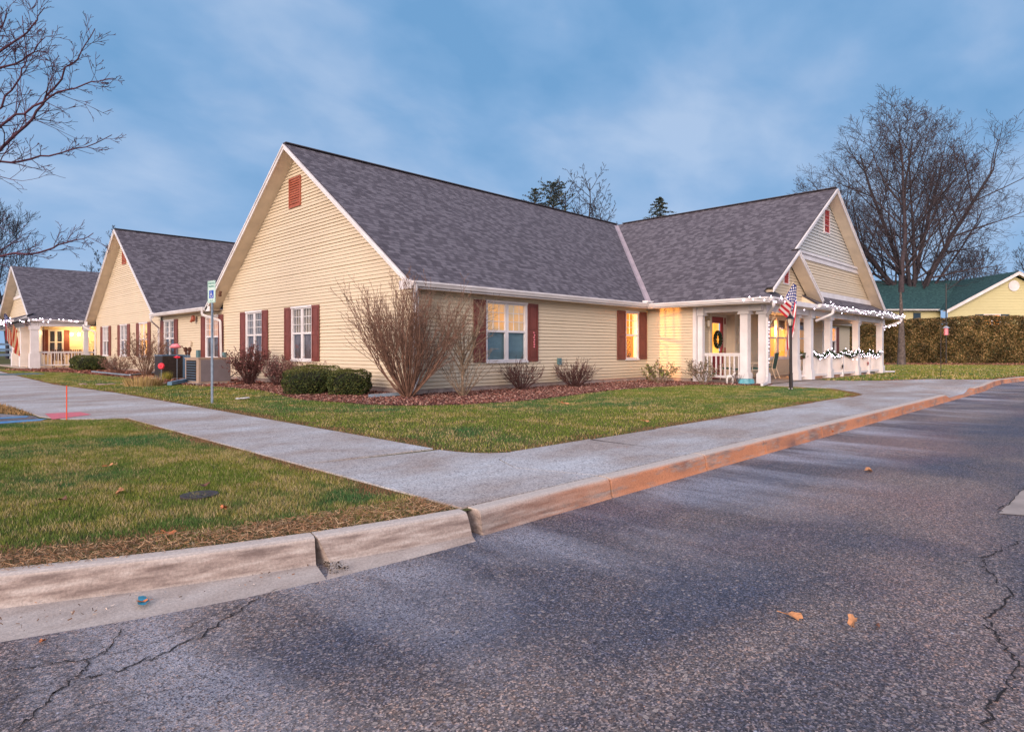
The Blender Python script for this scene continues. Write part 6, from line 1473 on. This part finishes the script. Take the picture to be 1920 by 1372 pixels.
# rocking chairs on far porch (dark)
cc = None
for i, (x, y, lab) in enumerate(((8.0, 47.3, 'dark slatted chair on the far porch by the corner post'), (8.9, 47.4, 'dark slatted chair second from the corner post on the far porch'), (10.0, 47.4, 'dark slatted chair under the lit lamps on the far porch'), (11.0, 47.3, 'dark slatted chair nearest the wall of the middle building on the far porch'))):
    if cc is None:
        cc = empty('porch_chair', (x, y, .05), lab, 'chair', 'dark chairs on the far porch', R(160))
        for s in (-1, 1):
            p = MB(); p.box((s*.27-.025,-.25,0),(s*.27+.025,-.2,.62)); p.build('leg', M['brown'], cc); p = MB(); p.bar((s*.27,.22,0),(s*.27,.34,1.1),.05,.05); p.build('leg', M['brown'], cc)
            p = MB(); p.box((s*.29-.04,-.28,.621),(s*.29+.04,.28,.65)); p.build('armrest', M['brown'], cc)
        p = MB(); p.box((-.26,-.24,.40),(.26,.22,.44)); p.build('seat', M['brown'], cc)
        p = MB()
        for k in range(5): p.bar((-.2+k*.1,.24,.46),(-.2+k*.1,.34,1.08),.06,.02)
        p.build('backrest', M['brown'], cc); 
    else:
        c = copy_tree(cc); c.location = (x, y, .05); c.rotation_euler[2] = R(150+i*20); tag(c, lab)
# bird house and slim poles at right
q = G(1764, 708, 0); q2 = D(1764, 656, FW@np.array([q[0], q[1], 0])); o = empty('bird_feeder_hook', (q[0], q[1], 0), 'slim dark shepherd hook pole on the right lawn with a pink feeder', 'bird feeder')
dd_ = FW@np.array([q[0], q[1], 0]); zf = lambda y: CZ+(656-y)*dd_/F; xo = lambda x: (x-1764)*dd_/F
p = MB(); p.tube([(0,0,-.05),(0,0,zf(608)),r_(xo(1768),zf(602)),r_(xo(1773),zf(603)),r_(xo(1774),zf(608))], .012, 6); p.build('pole', M['blackmetal'], o)
p = MB(); p.tube([r_(xo(1774),zf(628)), r_(xo(1774),zf(615))], .075, 6); p.build('feeder_tube', M['pinkpl'], o); p = MB(); p.tube([r_(xo(1774),zf(615)), r_(xo(1774),zf(611))], [.13,.03], 8); p.build('feeder_roof', M['silver'], o); p = MB(); p.tube([r_(xo(1774),zf(611)), r_(xo(1774),zf(608))], .01, 5); p.build('feeder_hook', M['blackmetal'], o)
q = D(1774, 656, 49.); p = MB(); p.tube([(q[0],q[1],0),(q[0],q[1],CZ+(656-532)*49/F)], .04, 6); tag(p.build('antenna_mast', M['blackmetal']), 'thin dark mast rising above the hedge in front of the green roof', 'mast')
q = G(1655, 686, 0)

# ================================================================== LIGHT, SKY, CAMERA
Lq = Vector((-.90, -.40, .26)).normalized()        # towards an unseen warm sky glow, added behind the viewer to light the walls
w = bpy.data.worlds.new('World'); scene.world = w; w.use_nodes = True; nt = w.node_tree; bg = nt.nodes['Background']
sky = N(nt, 'ShaderNodeTexSky', sky_type='NISHITA'); sky.sun_disc = False; sky.sun_elevation = math.asin(Lq.z); sky.sun_rotation = math.atan2(Lq.x, Lq.y)
tc = N(nt, 'ShaderNodeTexCoord').outputs['Generated']
sx = N(nt, 'ShaderNodeSeparateXYZ'); L(nt, tc, sx.inputs[0])
mz = N(nt, 'ShaderNodeMath', operation='ADD'); mz.inputs[1].default_value = .35; L(nt, sx.outputs[2], mz.inputs[0])
dv_ = N(nt, 'ShaderNodeVectorMath', operation='DIVIDE'); cmb = N(nt, 'ShaderNodeCombineXYZ'); [L(nt, mz.outputs[0], cmb.inputs[i]) for i in range(2)]; cmb.inputs[2].default_value = 1
L(nt, tc, dv_.inputs[0]); L(nt, cmb.outputs[0], dv_.inputs[1])
c1 = noise(nt, mapping(nt, dv_.outputs[0], (1, 1, .6), (2.3, .4, 0), (0, 0, R(-45))), 2.3, 4, .45, .2)
c2 = noise(nt, mapping(nt, dv_.outputs[0], (1.0, 1.4, 1), (5, 2, 0), (0, 0, R(-45))), 4.2, 5, .5, .2)
cm = N(nt, 'ShaderNodeMath', operation='MULTIPLY_ADD'); L(nt, c1, cm.inputs[0]); cm.inputs[1].default_value = .6; m4 = N(nt, 'ShaderNodeMath', operation='MULTIPLY'); L(nt, c2, m4.inputs[0]); m4.inputs[1].default_value = .4; L(nt, m4.outputs[0], cm.inputs[2])
cl = ramp(nt, cm.outputs[0], [(.38, (.120, .262, .465)), (.48, (.165, .302, .505)), (.55, (.215, .338, .53)), (.66, (.30, .405, .575))])
hz_ = N(nt, 'ShaderNodeMapRange'); hz_.inputs[1].default_value = 0; hz_.inputs[2].default_value = .34; hz_.inputs[3].default_value = .62; hz_.inputs[4].default_value = 0; L(nt, sx.outputs[2], hz_.inputs[0])
cl = mixc(nt, hz_.outputs[0], cl, (.27, .395, .60))
sk = N(nt, 'ShaderNodeVectorMath', operation='SCALE'); L(nt, sky.outputs[0], sk.inputs[0]); sk.inputs[3].default_value = .05
base = N(nt, 'ShaderNodeMix', data_type='RGBA'); base.inputs[0].default_value = .92; L(nt, sk.outputs[0], base.inputs[6]); L(nt, cl, base.inputs[7])
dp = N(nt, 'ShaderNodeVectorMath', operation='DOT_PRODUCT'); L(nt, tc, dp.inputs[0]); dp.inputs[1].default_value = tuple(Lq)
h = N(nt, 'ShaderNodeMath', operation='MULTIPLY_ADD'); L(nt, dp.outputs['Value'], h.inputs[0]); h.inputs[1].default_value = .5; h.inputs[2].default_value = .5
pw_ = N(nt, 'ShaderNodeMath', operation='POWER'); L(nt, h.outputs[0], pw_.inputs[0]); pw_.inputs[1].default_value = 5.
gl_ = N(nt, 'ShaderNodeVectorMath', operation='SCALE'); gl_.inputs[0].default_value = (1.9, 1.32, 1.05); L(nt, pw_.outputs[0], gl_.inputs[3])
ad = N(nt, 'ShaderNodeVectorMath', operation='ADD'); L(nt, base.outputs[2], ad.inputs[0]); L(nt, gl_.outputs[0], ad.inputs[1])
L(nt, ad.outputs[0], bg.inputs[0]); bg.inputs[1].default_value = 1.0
sun = bpy.data.lights.new('Sun', 'SUN'); sun.energy = 1.75; sun.angle = R(24); sun.color = (1, .79, .65); so = bpy.data.objects.new('Sun', sun); COL.objects.link(so); so.rotation_euler = Lq.to_track_quat('Z', 'Y').to_euler()
lamp('room_lamp', (17.55, 14.15, 1.9), 800, (1, .36, .07), .05)
for x in (27.0, 29.5): lamp('porch_window_fill', (x, 11.02, 2.0), 110, (1, .44, .12), .15)  # added fill lights between panes and curtains, warming the porch from its windows
cam = bpy.data.cameras.new('Camera'); co = bpy.data.objects.new('Camera', cam); COL.objects.link(co); scene.camera = co
co.location = (0, 0, CZ); co.rotation_euler = (R(90), 0, ANG-math.pi/2); cam.sensor_width = 36; cam.lens = F/1920*36; cam.shift_y = -30/1920; cam.clip_end = 3000; cam.clip_start = .05
scene.view_settings.view_transform = 'Standard'; scene.view_settings.look = 'None'; scene.view_settings.exposure = .55; scene.view_settings.gamma = 1
scene.render.engine = 'CYCLES'
scene.cycles.max_bounces = 6; scene.cycles.transparent_max_bounces = 12
scene.render.resolution_x = 1024; scene.render.resolution_y = 731
